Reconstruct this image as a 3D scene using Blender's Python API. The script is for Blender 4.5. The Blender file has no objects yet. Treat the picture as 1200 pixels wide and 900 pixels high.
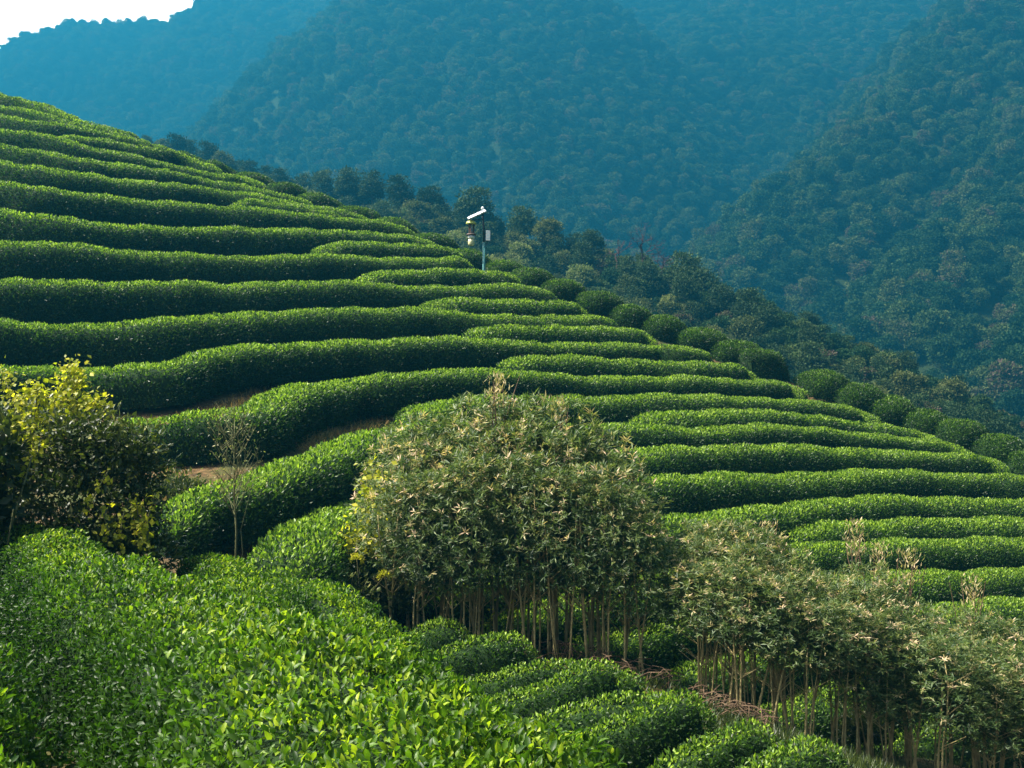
import bpy, math, random
import numpy as np

random.seed(7)
RNG = np.random.default_rng(11)
SC = bpy.context.scene
COL = SC.collection
F = 1287.0                      # focal length in photograph pixels


def pt(u, v, D):
    return np.array([(u - 600.0) / F * D, D, -(v - 450.0) / F * D])


# ------------------------------------------------------------------ helpers
def tag(o, label=None, cat=None, group=None, kind=None):
    if label: o['label'] = label
    if cat: o['category'] = cat
    if group: o['group'] = group
    if kind: o['kind'] = kind
    return o


def link(name, me, parent=None):
    o = bpy.data.objects.new(name, me)
    COL.objects.link(o)
    if parent is not None:
        o.parent = parent
    return o


def empty(name, loc, rz=0.0):
    o = bpy.data.objects.new(name, None)
    o.empty_display_size = 0.2
    o.location = [float(c) for c in loc]
    o.rotation_euler = (0, 0, rz)
    COL.objects.link(o)
    return o


def copy_tree(o, parent=None):
    c = o.copy()
    COL.objects.link(c)
    if parent is not None:
        c.parent = parent
    for ch in list(o.children):
        copy_tree(ch, c)
    return c


def np_mesh(name, V, tris=None, quads=None, mats=(), tri_m=None, quad_m=None, tint=None, smooth=False):
    me = bpy.data.meshes.new(name)
    V = np.asarray(V, dtype=np.float32)
    nt = 0 if tris is None else len(tris)
    nq = 0 if quads is None else len(quads)
    me.vertices.add(len(V))
    me.vertices.foreach_set('co', V.ravel())
    loops = []
    if nt: loops.append(np.asarray(tris, np.int32).ravel())
    if nq: loops.append(np.asarray(quads, np.int32).ravel())
    loops = np.concatenate(loops)
    me.loops.add(len(loops))
    me.loops.foreach_set('vertex_index', loops)
    me.polygons.add(nt + nq)
    starts = np.concatenate([np.arange(nt) * 3, nt * 3 + np.arange(nq) * 4]).astype(np.int32)
    me.polygons.foreach_set('loop_start', starts)
    mi = np.zeros(nt + nq, np.int32)
    if tri_m is not None: mi[:nt] = tri_m
    if quad_m is not None: mi[nt:] = quad_m
    for m in mats:
        me.materials.append(m)
    me.update(calc_edges=True)
    me.polygons.foreach_set('material_index', mi)
    if smooth is True:
        me.polygons.foreach_set('use_smooth', np.ones(nt + nq, bool))
    elif smooth is not False:
        me.polygons.foreach_set('use_smooth', smooth)
    if tint is not None:
        a = me.attributes.new('tint', 'FLOAT', 'POINT')
        a.data.foreach_set('value', np.asarray(tint, np.float32))
    me.validate(clean_customdata=False)
    return me


class MB:
    """collects tubes and boxes into one mesh"""
    def __init__(self):
        self.v, self.f = [], []

    def tube(self, pts, rad, n=6, cap=True):
        pts = [np.asarray(p, float) for p in pts]
        base = len(self.v)
        k = len(pts)
        for i, p in enumerate(pts):
            t = pts[min(i + 1, k - 1)] - pts[max(i - 1, 0)]
            t = t / (np.linalg.norm(t) + 1e-9)
            a = np.cross(t, [0.0, 0, 1] if abs(t[2]) < 0.9 else [1.0, 0, 0])
            a /= np.linalg.norm(a)
            b = np.cross(t, a)
            r = rad[i] if hasattr(rad, '__len__') else rad
            for j in range(n):
                th = 2 * math.pi * j / n
                self.v.append(p + r * (math.cos(th) * a + math.sin(th) * b))
        for i in range(k - 1):
            for j in range(n):
                j2 = (j + 1) % n
                self.f.append((base + i * n + j, base + i * n + j2, base + (i + 1) * n + j2, base + (i + 1) * n + j))
        if cap:
            self.f.append(tuple(base + j for j in range(n))[::-1])
            self.f.append(tuple(base + (k - 1) * n + j for j in range(n)))

    def box(self, c, size, R=None):
        c = np.asarray(c, float)
        s = np.asarray(size, float) / 2
        R = np.eye(3) if R is None else R
        b = len(self.v)
        for z in (-1, 1):
            for y in (-1, 1):
                for x in (-1, 1):
                    self.v.append(c + R @ (s * np.array([x, y, z])))
        for q in ((0, 2, 3, 1), (4, 5, 7, 6), (0, 1, 5, 4), (2, 6, 7, 3), (0, 4, 6, 2), (1, 3, 7, 5)):
            self.f.append(tuple(b + i for i in q))

    def lathe(self, prof, n=16, centre=(0, 0, 0)):
        b = len(self.v)
        c = np.asarray(centre, float)
        for (r, z) in prof:
            for j in range(n):
                th = 2 * math.pi * j / n
                self.v.append(c + np.array([r * math.cos(th), r * math.sin(th), z]))
        for i in range(len(prof) - 1):
            for j in range(n):
                j2 = (j + 1) % n
                self.f.append((b + i * n + j, b + i * n + j2, b + (i + 1) * n + j2, b + (i + 1) * n + j))
        self.f.append(tuple(b + j for j in range(n))[::-1])
        self.f.append(tuple(b + (len(prof) - 1) * n + j for j in range(n)))

    def mesh(self, name, mat, smooth=False):
        me = bpy.data.meshes.new(name)
        me.from_pydata([tuple(p) for p in self.v], [], self.f)
        me.materials.append(mat)
        if smooth:
            me.polygons.foreach_set('use_smooth', np.ones(len(me.polygons), bool))
        me.update()
        return me

    def build(self, name, mat, parent=None, smooth=False):
        return link(name, self.mesh(name, mat, smooth), parent)


def unit(a):
    return a / (np.linalg.norm(a, axis=-1, keepdims=True) + 1e-9)


def rand_unit(n, rng):
    return unit(rng.normal(size=(n, 3)))


def leaf_arrays(P, A, L, W, rng, fold=0.25, N0=None, detailed=False, droop=0.25):
    """leaf blades: base P, axis A, lengths L, widths W -> verts, tris, quads (per leaf index blocks)"""
    n = len(P)
    if N0 is None:
        N0 = rand_unit(n, rng)
    S = unit(np.cross(A, N0))
    N = np.cross(S, A)
    L = L[:, None]; W = W[:, None]
    if not detailed:
        m = P + A * L * 0.5 + N * (W * fold)
        V = np.stack([P, m + S * W * 0.5, P + A * L, m - S * W * 0.5], 1).reshape(-1, 3)
        k = np.arange(n)[:, None] * 4
        T = np.concatenate([k + np.array([0, 2, 1]), k + np.array([0, 3, 2])], 0)
        return V, T, None, 4
    d1 = -N * L * droop * 0.12
    d2 = -N * L * droop * 0.5
    tp = -N * L * droop * 1.1
    c0 = P
    c1 = P + A * L * 0.33 + d1
    c2 = P + A * L * 0.70 + d2
    t = P + A * L * 0.98 + tp
    up = N * W * fold
    l1 = c1 + S * W * 0.5 + up; r1 = c1 - S * W * 0.5 + up
    l2 = c2 + S * W * 0.38 + up * .8; r2 = c2 - S * W * 0.38 + up * .8
    V = np.stack([c0, l1, c1, r1, l2, c2, r2, t], 1).reshape(-1, 3)
    k = np.arange(n)[:, None] * 8
    T = np.concatenate([k + np.array(x) for x in ((0, 2, 1), (0, 3, 2), (4, 5, 7), (5, 6, 7))], 0)
    Q = np.concatenate([k + np.array(x) for x in ((1, 2, 5, 4), (2, 3, 6, 5))], 0)
    return V, T, Q, 8


# ------------------------------------------------------------------ noise
def _lat(ix, iy, seed):
    h = (ix * 374761393 + iy * 668265263 + seed * 2147483 + 12345) & 0x7fffffff
    h = ((h ^ (h >> 13)) * 1274126177) & 0x7fffffff
    return ((h ^ (h >> 16)) & 0xffff) / 65535.0


def vnoise(x, y, seed=0):
    x = np.asarray(x, float); y = np.asarray(y, float)
    ix = np.floor(x).astype(np.int64); iy = np.floor(y).astype(np.int64)
    fx = x - ix; fy = y - iy
    fx = fx * fx * (3 - 2 * fx); fy = fy * fy * (3 - 2 * fy)
    a = _lat(ix, iy, seed); b = _lat(ix + 1, iy, seed)
    c = _lat(ix, iy + 1, seed); d = _lat(ix + 1, iy + 1, seed)
    return (a * (1 - fx) + b * fx) * (1 - fy) + (c * (1 - fx) + d * fx) * fy - 0.5


def fbm(x, y, seed=0, o=4):
    s = 0; a = 1.0
    for i in range(o):
        s = s + a * vnoise(x * 2 ** i, y * 2 ** i, seed + i * 17)
        a *= 0.5
    return s


class TPS:
    def __init__(self, X, y, lam=1e-3):
        X = np.asarray(X, float); y = np.asarray(y, float)
        self.c = X.mean(0); self.s = X.std()
        X = (X - self.c) / self.s
        self.X = X
        n, d = X.shape
        K = self.phi(np.linalg.norm(X[:, None] - X[None], axis=-1)) + lam * np.eye(n)
        P = np.hstack([np.ones((n, 1)), X])
        A = np.zeros((n + d + 1, n + d + 1))
        A[:n, :n] = K; A[:n, n:] = P; A[n:, :n] = P.T
        self.w = np.linalg.solve(A, np.concatenate([y, np.zeros(d + 1)]))

    @staticmethod
    def phi(r):
        return np.where(r > 1e-9, r * r * np.log(np.maximum(r, 1e-9)), 0.0)

    def __call__(self, Q):
        Q = (np.atleast_2d(np.asarray(Q, float)) - self.c) / self.s
        n = len(self.X)
        out = np.empty(len(Q))
        for i in range(0, len(Q), 4000):
            q = Q[i:i + 4000]
            out[i:i + 4000] = self.phi(np.linalg.norm(q[:, None] - self.X[None], axis=-1)) @ self.w[:n] + self.w[n] + q @ self.w[n + 1:]
        return out


# ------------------------------------------------------------------ materials
def new_mat(name):
    m = bpy.data.materials.new(name)
    m.use_nodes = True
    nt = m.node_tree
    nt.nodes.clear()
    return m, nt, nt.nodes.new('ShaderNodeOutputMaterial')


def ramp(nt, stops, fac=None, interp='LINEAR'):
    r = nt.nodes.new('ShaderNodeValToRGB')
    r.color_ramp.interpolation = interp
    el = r.color_ramp.elements
    while len(el) < len(stops):
        el.new(0.5)
    for e, (p, c) in zip(el, stops):
        e.position = p
        e.color = (*c, 1)
    if fac is not None:
        nt.links.new(fac, r.inputs[0])
    return r


def principled(name, col, rough=0.5, metal=0.0, spec=0.5, noise=None, bump=0.0):
    m, nt, out = new_mat(name)
    b = nt.nodes.new('ShaderNodeBsdfPrincipled')
    b.inputs['Base Color'].default_value = (*col, 1)
    b.inputs['Roughness'].default_value = rough
    b.inputs['Metallic'].default_value = metal
    b.inputs['Specular IOR Level'].default_value = spec
    if noise:
        sc, c2 = noise
        tc = nt.nodes.new('ShaderNodeTexCoord')
        n = nt.nodes.new('ShaderNodeTexNoise')
        n.inputs['Scale'].default_value = sc
        n.inputs['Detail'].default_value = 5
        nt.links.new(tc.outputs['Object'], n.inputs['Vector'])
        r = ramp(nt, [(0.35, col), (0.65, c2)], n.outputs['Fac'])
        nt.links.new(r.outputs[0], b.inputs['Base Color'])
        if bump:
            bp = nt.nodes.new('ShaderNodeBump')
            bp.inputs['Strength'].default_value = bump
            nt.links.new(n.outputs['Fac'], bp.inputs['Height'])
            nt.links.new(bp.outputs[0], b.inputs['Normal'])
    nt.links.new(b.outputs[0], out.inputs[0])
    return m


def leaf_mat(name, stops, trans=0.35, rough=0.4, spec=0.4, obj_random=False, tcol=1.6):
    m, nt, out = new_mat(name)
    at = nt.nodes.new('ShaderNodeAttribute')
    at.attribute_name = 'tint'
    fac = at.outputs['Fac']
    if obj_random:
        oi = nt.nodes.new('ShaderNodeObjectInfo')
        ma = nt.nodes.new('ShaderNodeMath'); ma.operation = 'MULTIPLY_ADD'
        nt.links.new(at.outputs['Fac'], ma.inputs[0])
        ma.inputs[1].default_value = 0.22
        nt.links.new(oi.outputs['Random'], ma.inputs[2])
        mb = nt.nodes.new('ShaderNodeMath'); mb.operation = 'SUBTRACT'
        nt.links.new(ma.outputs[0], mb.inputs[0]); mb.inputs[1].default_value = 0.11
        fac = mb.outputs[0]
    r = ramp(nt, stops, fac)
    b = nt.nodes.new('ShaderNodeBsdfPrincipled')
    b.inputs['Roughness'].default_value = rough
    b.inputs['Specular IOR Level'].default_value = spec
    nt.links.new(r.outputs[0], b.inputs['Base Color'])
    t = nt.nodes.new('ShaderNodeBsdfTranslucent')
    mul = nt.nodes.new('ShaderNodeMix'); mul.data_type = 'RGBA'; mul.blend_type = 'MULTIPLY'
    mul.inputs['Factor'].default_value = 1.0
    nt.links.new(r.outputs[0], mul.inputs['A'])
    mul.inputs['B'].default_value = (tcol * 1.05, tcol * 1.15, tcol * 0.55, 1)
    nt.links.new(mul.outputs['Result'], t.inputs['Color'])
    mx = nt.nodes.new('ShaderNodeMixShader')
    mx.inputs[0].default_value = trans
    nt.links.new(b.outputs[0], mx.inputs[1]); nt.links.new(t.outputs[0], mx.inputs[2])
    nt.links.new(mx.outputs[0], out.inputs[0])
    return m


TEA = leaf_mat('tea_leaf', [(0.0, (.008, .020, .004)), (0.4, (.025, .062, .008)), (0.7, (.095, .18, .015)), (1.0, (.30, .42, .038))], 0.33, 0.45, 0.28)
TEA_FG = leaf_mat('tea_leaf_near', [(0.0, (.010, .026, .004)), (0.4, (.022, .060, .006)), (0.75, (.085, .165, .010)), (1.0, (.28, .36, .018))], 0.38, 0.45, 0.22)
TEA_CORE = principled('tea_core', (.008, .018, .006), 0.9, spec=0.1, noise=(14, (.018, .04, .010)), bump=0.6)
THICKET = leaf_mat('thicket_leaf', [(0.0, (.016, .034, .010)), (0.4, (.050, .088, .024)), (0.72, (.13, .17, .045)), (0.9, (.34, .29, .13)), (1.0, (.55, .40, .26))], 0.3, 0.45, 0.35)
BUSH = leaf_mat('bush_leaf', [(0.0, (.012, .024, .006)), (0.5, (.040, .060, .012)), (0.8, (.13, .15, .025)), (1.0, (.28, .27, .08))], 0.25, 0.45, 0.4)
YELLOW = leaf_mat('yellow_vine_leaf', [(0.0, (.07, .10, .008)), (0.5, (.24, .26, .012)), (1.0, (.50, .45, .03))], 0.45, 0.5, 0.3)
FOREST = leaf_mat('forest_leaf', [(0.0, (.014, .040, .016)), (0.40, (.026, .060, .020)), (0.62, (.050, .085, .024)), (0.80, (.080, .11, .032)), (0.96, (.075, .085, .035)), (1.0, (.085, .06, .045))], 0.15, 0.75, 0.06, obj_random=True)
DARKTREE = leaf_mat('dark_tree_leaf', [(0.0, (.014, .034, .014)), (1.0, (.050, .080, .026))], 0.15, 0.7, 0.08, obj_random=True)
OLIVETREE = leaf_mat('olive_tree_leaf', [(0.0, (.022, .045, .016)), (1.0, (.10, .115, .034))], 0.2, 0.7, 0.08, obj_random=True)
PALETREE = leaf_mat('pale_tree_leaf', [(0.0, (.06, .10, .035)), (1.0, (.19, .21, .065))], 0.25, 0.7, 0.08, obj_random=True)
BARK = principled('dark_bark', (.05, .04, .028), 0.9, spec=0.2, noise=(6, (.10, .08, .055)), bump=0.4)
STEM = principled('tan_stem', (.26, .21, .085), 0.7, spec=0.3, noise=(9, (.44, .36, .16)), bump=0.3)
TWIG = principled('grey_twig', (.085, .09, .038), 0.85, spec=0.2, noise=(12, (.16, .165, .07)))
REDTWIG = principled('red_twig', (.07, .035, .035), 0.85, spec=0.2)
DEAD = principled('dead_twig', (.07, .045, .028), 0.9, spec=0.15, noise=(10, (.16, .105, .065)))


def ground_material():
    m, nt, out = new_mat('soil')
    b = nt.nodes.new('ShaderNodeBsdfPrincipled')
    b.inputs['Roughness'].default_value = 0.95
    b.inputs['Specular IOR Level'].default_value = 0.1
    tc = nt.nodes.new('ShaderNodeTexCoord')
    n1 = nt.nodes.new('ShaderNodeTexNoise'); n1.inputs['Scale'].default_value = 0.8; n1.inputs['Detail'].default_value = 8
    n2 = nt.nodes.new('ShaderNodeTexNoise'); n2.inputs['Scale'].default_value = 9; n2.inputs['Detail'].default_value = 8
    for n in (n1, n2):
        nt.links.new(tc.outputs['Object'], n.inputs['Vector'])
    r = ramp(nt, [(0.3, (.040, .026, .013)), (0.5, (.085, .052, .024)), (0.7, (.15, .095, .042))], n2.outputs['Fac'])
    r2 = ramp(nt, [(0.45, (0, 0, 0)), (0.62, (1, 1, 1))], n1.outputs['Fac'])
    mx = nt.nodes.new('ShaderNodeMix'); mx.data_type = 'RGBA'
    nt.links.new(r2.outputs[0], mx.inputs['Factor'])
    nt.links.new(r.outputs[0], mx.inputs['A'])
    mx.inputs['B'].default_value = (.05, .06, .018, 1)
    nt.links.new(mx.outputs['Result'], b.inputs['Base Color'])
    bp = nt.nodes.new('ShaderNodeBump'); bp.inputs['Strength'].default_value = 0.8; bp.inputs['Distance'].default_value = 0.06
    nt.links.new(n2.outputs['Fac'], bp.inputs['Height'])
    nt.links.new(bp.outputs[0], b.inputs['Normal'])
    nt.links.new(b.outputs[0], out.inputs[0])
    return m


SOIL = ground_material()
FLOOR = principled('forest_floor', (.018, .034, .012), 0.95, spec=0.05, noise=(0.05, (.028, .045, .018)))

# ------------------------------------------------------------------ the opposite hill: distance field from terraces
DC = [(0,111,46),(50,132,43.6),(50,157,39.2),(50,178,37),(50,197,34.8),(50,222,32.6),(50,252,30.4),(50,285,28.2),(50,331,26),(50,380,23.8),(50,432,21.6),
 (200,492,18.8),(60,492,18.8),(150,160,45),(165,169,46),(150,194,40),(150,234,35),(150,296,30.5),(200,380,25),(220,420,22.5),(280,484,19.2),(240,572,15.3),
 (200,600,14.5),(320,635,13.6),(380,530,17.9),(340,455,21.5),(290,207,46),(300,228,42),(300,245,39),(300,270,36),(300,303,33),(300,333,30.5),(300,368,28),
 (300,408,24.5),(400,448,24),(400,238,46),(430,255,44.5),(430,273,40.5),(430,303,36.5),(430,333,33),(430,363,30),(450,399,27.5),(500,437,25.5),(540,288,43),
 (570,318,38.5),(600,336,36.5),(600,371,33),(600,403,30.5),(600,438,27.5),(600,467,25.5),(645,343,40),(690,360,40),(725,376,39.5),(765,397,39),(825,412,39),
 (882,440,38.3),(935,460,37.6),(1000,488,37),(1067,512,36.3),(1128,528,35.5),(1175,543,34.5),(800,407,37),(800,443,32.5),(800,465,30),(800,485,28.2),
 (800,502,26.7),(800,526,25),(800,560,23),(800,608,20.8),(1000,508,32.8),(1000,528,30.5),(1000,555,28.5),(1000,586,26),(1000,614,24.2),(1000,638,22.8),
 (1000,678,21),(1000,735,19.3),(1000,800,17.9),(1000,875,17.2),(1180,558,31.5),(1180,586,29),(1180,610,27.2),(1180,633,25.7),(1180,670,23.6),(1180,704,22),
 (1180,755,20.3),(1180,815,19),(600,500,24),(600,560,21.5),(600,615,19.5),(600,660,18),(600,720,17),(460,660,16.7),(500,700,16.5),(480,575,18.6),(420,590,17.2),
 (480,500,20.6),(560,615,18.7),(700,632,19.2),(700,690,18),(850,705,19),(700,745,17.2),(780,790,17.1),(900,760,18.2)]
DC = np.array(DC, float)
DFIELD = TPS(DC[:, :2] / 100.0, np.log(DC[:, 2]), lam=2e-3)


def dist_at(uv):
    return np.exp(DFIELD(np.asarray(uv, float) / 100.0))


def smooth_trace(pts, step=8.0):
    """Catmull-Rom through pixel points"""
    P = np.array(pts, float)
    P = np.vstack([2 * P[0] - P[1], P, 2 * P[-1] - P[-2]])
    out = []
    for i in range(1, len(P) - 2):
        a, b, c, d = P[i - 1:i + 3]
        n = max(2, int(np.linalg.norm(c[:2] - b[:2]) / step))
        for t in np.arange(n) / n:
            out.append(.5 * ((2 * b) + (c - a) * t + (2 * a - 5 * b + 4 * c - d) * t * t + (3 * b - a - 3 * c + d) * t ** 3))
    out.append(P[-2])
    return np.array(out)


# rows of the hill: crest traced, label
ROWS = [
 ([(-60,92),(0,112),(35,119),(75,133),(105,146),(150,157),(168,170)], 'topmost tea hedge, forming the skyline at the upper left of the terraced hill'),
 ([(-60,112),(0,125),(47,133),(100,148),(150,162),(180,172)], 'second tea hedge below the hill skyline at the left, tapering out among the others'),
 ([(-60,124),(0,136),(60,146),(100,153),(150,164),(200,177),(222,184)], 'third tea hedge from the top of the hill, ending under the first skyline bumps'),
 ([(58,158),(100,162),(150,171),(200,178),(250,195),(262,199)], 'thin tea hedge that forks off the fourth row near the top of the hill'),
 ([(-60,146),(0,153),(50,158),(100,173),(150,183),(200,195),(250,204),(290,210),(310,217)], 'fourth tea hedge from the hilltop, with a thin hedge forking off above it'),
 ([(-60,163),(0,171),(50,179),(100,190),(150,195),(200,203),(250,213),(300,222),(345,232),(372,240)], 'fifth tea hedge from the top along the left edge of the hill'),
 ([(-60,184),(0,191),(50,198),(100,206),(150,213),(200,217),(250,223),(300,229),(350,240),(400,249),(440,258)], 'sixth tea hedge from the top along the left edge of the hill'),
 ([(-60,207),(0,215),(50,223),(100,228),(150,235),(200,239),(250,243),(300,246),(350,251),(400,257),(440,261),(490,270)], 'seventh tea hedge from the top, with a short hedge starting above its right half'),
 ([(274,238),(290,234),(310,238),(345,243),(385,250),(410,256)], 'short tea hedge starting midway above the seventh row of the hill'),
 ([(-60,240),(0,247),(40,253),(75,259),(125,264),(190,268),(250,269),(300,270),(330,270),(380,271),(430,274),(475,278),(520,288)], 'eighth tea hedge from the top, sagging at the left and level in the middle'),
 ([(372,294),(388,287),(430,286),(480,288),(515,290),(545,294)], 'short tea hedge beginning left of the insect lamp, above a long level row'),
 ([(-60,282),(0,285),(60,286),(100,291),(150,296),(200,299),(250,300),(300,303),(330,301),(370,300),(430,303),(480,304),(530,303),(556,306)], 'long level tea hedge ending just left of the insect lamp pole'),
 ([(416,329),(438,322),(480,319),(530,317),(570,318),(600,322),(612,328)], 'short tea hedge directly in front of the insect lamp pole'),
 ([(-60,327),(0,330),(50,332),(100,332),(180,333),(210,331),(240,332),(270,335),(300,334),(340,332),(400,332),(440,333),(480,337),(530,337),(580,335),(620,338),(646,346)], 'long tea hedge passing just below the short hedge with the insect lamp'),
 ([(500,359),(515,353),(560,353),(620,354),(670,356),(688,363)], 'short tea hedge, second below the insect lamp, with both ends rounded'),
 ([(-60,375),(0,378),(50,381),(100,382),(160,380),(190,376),(210,373),(250,372),(300,368),(320,366),(380,364),(430,363),(490,364),(540,368),(600,372),(650,372),(705,373),(727,379)], 'long tea hedge with a gentle step near its left third'),
 ([(551,392),(565,385),(610,384),(680,385),(740,387),(767,398)], 'short tea hedge in mid hill, third of the short ones below the lamp'),
 ([(-30,432),(40,432),(100,433),(185,430),(220,420),(240,414),(270,410),(300,408),(330,405),(400,402),(450,399),(500,398),(560,399),(620,403),(680,404),(740,405),(800,408),(828,415)], 'long tea hedge swooping down behind the yellow climber at the left'),
 ([(595,429),(610,421),(670,420),(720,423),(780,425),(840,428),(870,431),(884,441)], 'short tea hedge whose right end meets the tall squarish hedge end on the ridge'),
 ([(90,500),(175,492),(240,487),(280,484),(300,477),(320,465),(350,455),(400,448),(450,442),(500,437),(560,436),(620,438),(690,443),(760,444),(810,443),(860,447),(920,450),(938,461)], 'long S-curved tea hedge running between the two bare brown banks'),
 ([(480,491),(494,479),(540,470),(620,467),(680,467),(740,465),(800,465),(840,466),(900,469),(960,473),(985,477),(1010,483),(1026,493)], 'tea hedge starting with a rounded end just above the tall grey green thicket'),
 ([(740,497),(760,489),(800,485),(860,482),(900,484),(960,490),(1010,497),(1050,502),(1080,509),(1096,519)], 'short tea hedge starting right of the thicket top, below the first row over it'),
 ([(196,614),(205,592),(240,573),(280,565),(340,546),(380,530),(430,511),(480,500),(540,497),(620,499),(690,500),(740,500),(790,502),(830,503),(880,500),(940,502),(1000,508),(1060,515),(1110,520),(1142,531)], 'tea hedge with a bright blunt end behind the bare twiggy shrub, vanishing behind the thicket'),
 ([(318,668),(338,638),(380,606),(420,590),(480,575),(560,556),(640,542),(735,530),(780,527),(840,525),(920,524),(1000,528),(1080,532),(1150,536),(1178,544)], 'tea hedge entering the left side of the thicket beside the yellow leaved climber'),
 ([(440,662),(500,635),(560,615),(660,582),(765,562),(800,560),(840,558),(900,559),(960,556),(1030,553),(1100,556),(1200,559),(1260,564)], 'deep green tea hedge emerging from the thicket at the height of its right shoulder'),
 ([(480,712),(520,690),(600,660),(700,632),(790,610),(830,605),(870,600),(930,592),(1000,586),(1040,584),(1110,586),(1200,587),(1260,590)], 'tea hedge rising out of the dip between the left and middle thicket clumps'),
 ([(915,624),(950,618),(1010,614),(1060,611),(1120,610),(1200,610),(1260,612)], 'slim tea hedge starting at the top right of the middle thicket clump'),
 ([(545,735),(620,713),(700,690),(800,666),(925,645),(960,640),(1010,638),(1060,635),(1130,634),(1200,633),(1260,634)], 'tea hedge at the right, third row above the lowest clear row'),
 ([(640,768),(700,746),(850,706),(940,688),(1000,678),(1060,674),(1130,672),(1200,669),(1260,667)], 'tea hedge at the right, just over the lowest clear row above the right clump'),
 ([(740,806),(780,790),(900,760),(1000,735),(1090,716),(1150,708),(1200,704),(1260,700)], 'lowest clear tea hedge at the right, its top just over the right thicket clump'),
 ([(830,862),(880,842),(1000,800),(1100,775),(1200,755),(1260,745)], 'tea hedge half hidden behind the stems and leaves of the right thicket clump'),
 ([(930,915),(990,880),(1100,840),(1200,815),(1260,802)], 'lowest tea hedge glimpsed between the bare stems of the right thicket clump'),
]
# rounded hedge ends along the ridge: u, v(top), width px, height px
ENDS = [
 (196,172,30,'small dark hedge end on the ridge near the far upper left, highest of the bumps'),
 (232,183,36,'dark hedge end on the ridge, second bump from the upper left'),
 (272,196,40,'dark round hedge end on the ridge in front of the distant tree clump'),
 (314,207,38,'dark round hedge end just below a gap in the far tree skyline'),
 (350,219,46,'dark hedge end on the ridge, fifth bump from the upper left'),
 (395,234,50,'dark hedge end on the ridge, sixth bump from the upper left'),
 (438,249,54,'dark hedge end on the ridge, sloping right above the seventh row'),
 (486,266,54,'dark hedge end on the ridge left of and higher than the insect lamp'),
 (528,286,52,'dark hedge end on the ridge immediately left of the lamp pole'),
 (575,300,44,'dark hedge end on the ridge right behind the lamp pole'),
 (606,309,46,'small round hedge end on the ridge, first to the right of the lamp pole'),
 (644,321,58,'round hedge end on the ridge, second to the right of the lamp pole'),
 (683,335,60,'round hedge end on the ridge, third to the right of the lamp pole'),
 (723,351,60,'round hedge end on the ridge, fourth to the right of the lamp pole'),
 (761,363,66,'wide low hedge end on the ridge, fifth to the right of the lamp pole'),
 (803,379,66,'wide hedge end on the ridge, sixth to the right of the lamp pole'),
 (846,393,62,'hedge end on the ridge, just left of the tall squarish one'),
 (880,409,52,'tall squarish hedge end on the ridge with a steep dark right side'),
 (955,431,66,'big bright topped hedge end on the ridge, right of the small gap'),
 (993,447,62,'low hedge end on the ridge, right of the big bright topped one'),
 (1032,460,66,'round hedge end on the ridge, fifth from the right edge'),
 (1073,475,66,'round hedge end on the ridge, fourth from the right edge'),
 (1119,489,62,'round hedge end on the ridge, third from the right edge'),
 (1165,507,62,'round hedge end on the ridge, second from the right edge'),
 (1200,524,56,'round hedge end cut by the right edge of the photo'),
]
HILL_H = 0.95


def row_points(tr):
    tr = list(tr)
    if tr[0][0] <= -60:          # rows go on beyond the frame
        tr = [(tr[0][0] - 230, tr[0][1] + .45 * (tr[0][1] - tr[1][1]))] + tr
    if tr[-1][0] >= 1260:
        tr = tr + [(tr[-1][0] + 170, tr[-1][1] + 4)]
    uv = smooth_trace(tr)
    D = dist_at(np.stack([np.clip(uv[:, 0], -60, 1260), uv[:, 1]], 1))
    return np.stack([(uv[:, 0] - 600) / F * D, D, -(uv[:, 1] - 450) / F * D], 1)


def row_h(lab):
    return .78 if ('swooping' in lab or 'S-curved' in lab or 'blunt end, vanishing' in lab or 'bright blunt end behind' in lab) else HILL_H


ROWP = [row_points(t) for t, _ in ROWS]
ridge_f = lambda u: np.interp(u, [150, 290, 430, 540, 645, 825, 935, 1067, 1200], [47, 47.5, 46, 43.5, 41.2, 40.2, 38.8, 37.6, 35])
ENDP = []
for (u, v, wpx, lab) in ENDS:
    D = float(ridge_f(u)) + 0.3
    p = pt(u, v, D)
    d = np.array([0.42, 1.0, 0.0]); d /= np.linalg.norm(d)
    n = 7
    path = [p + d * s - np.array([0, 0, 0.055 * s * s]) for s in np.linspace(0, 3.6, n)]
    ENDP.append((np.array(path), wpx * D / F * 1.42, lab))

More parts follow.
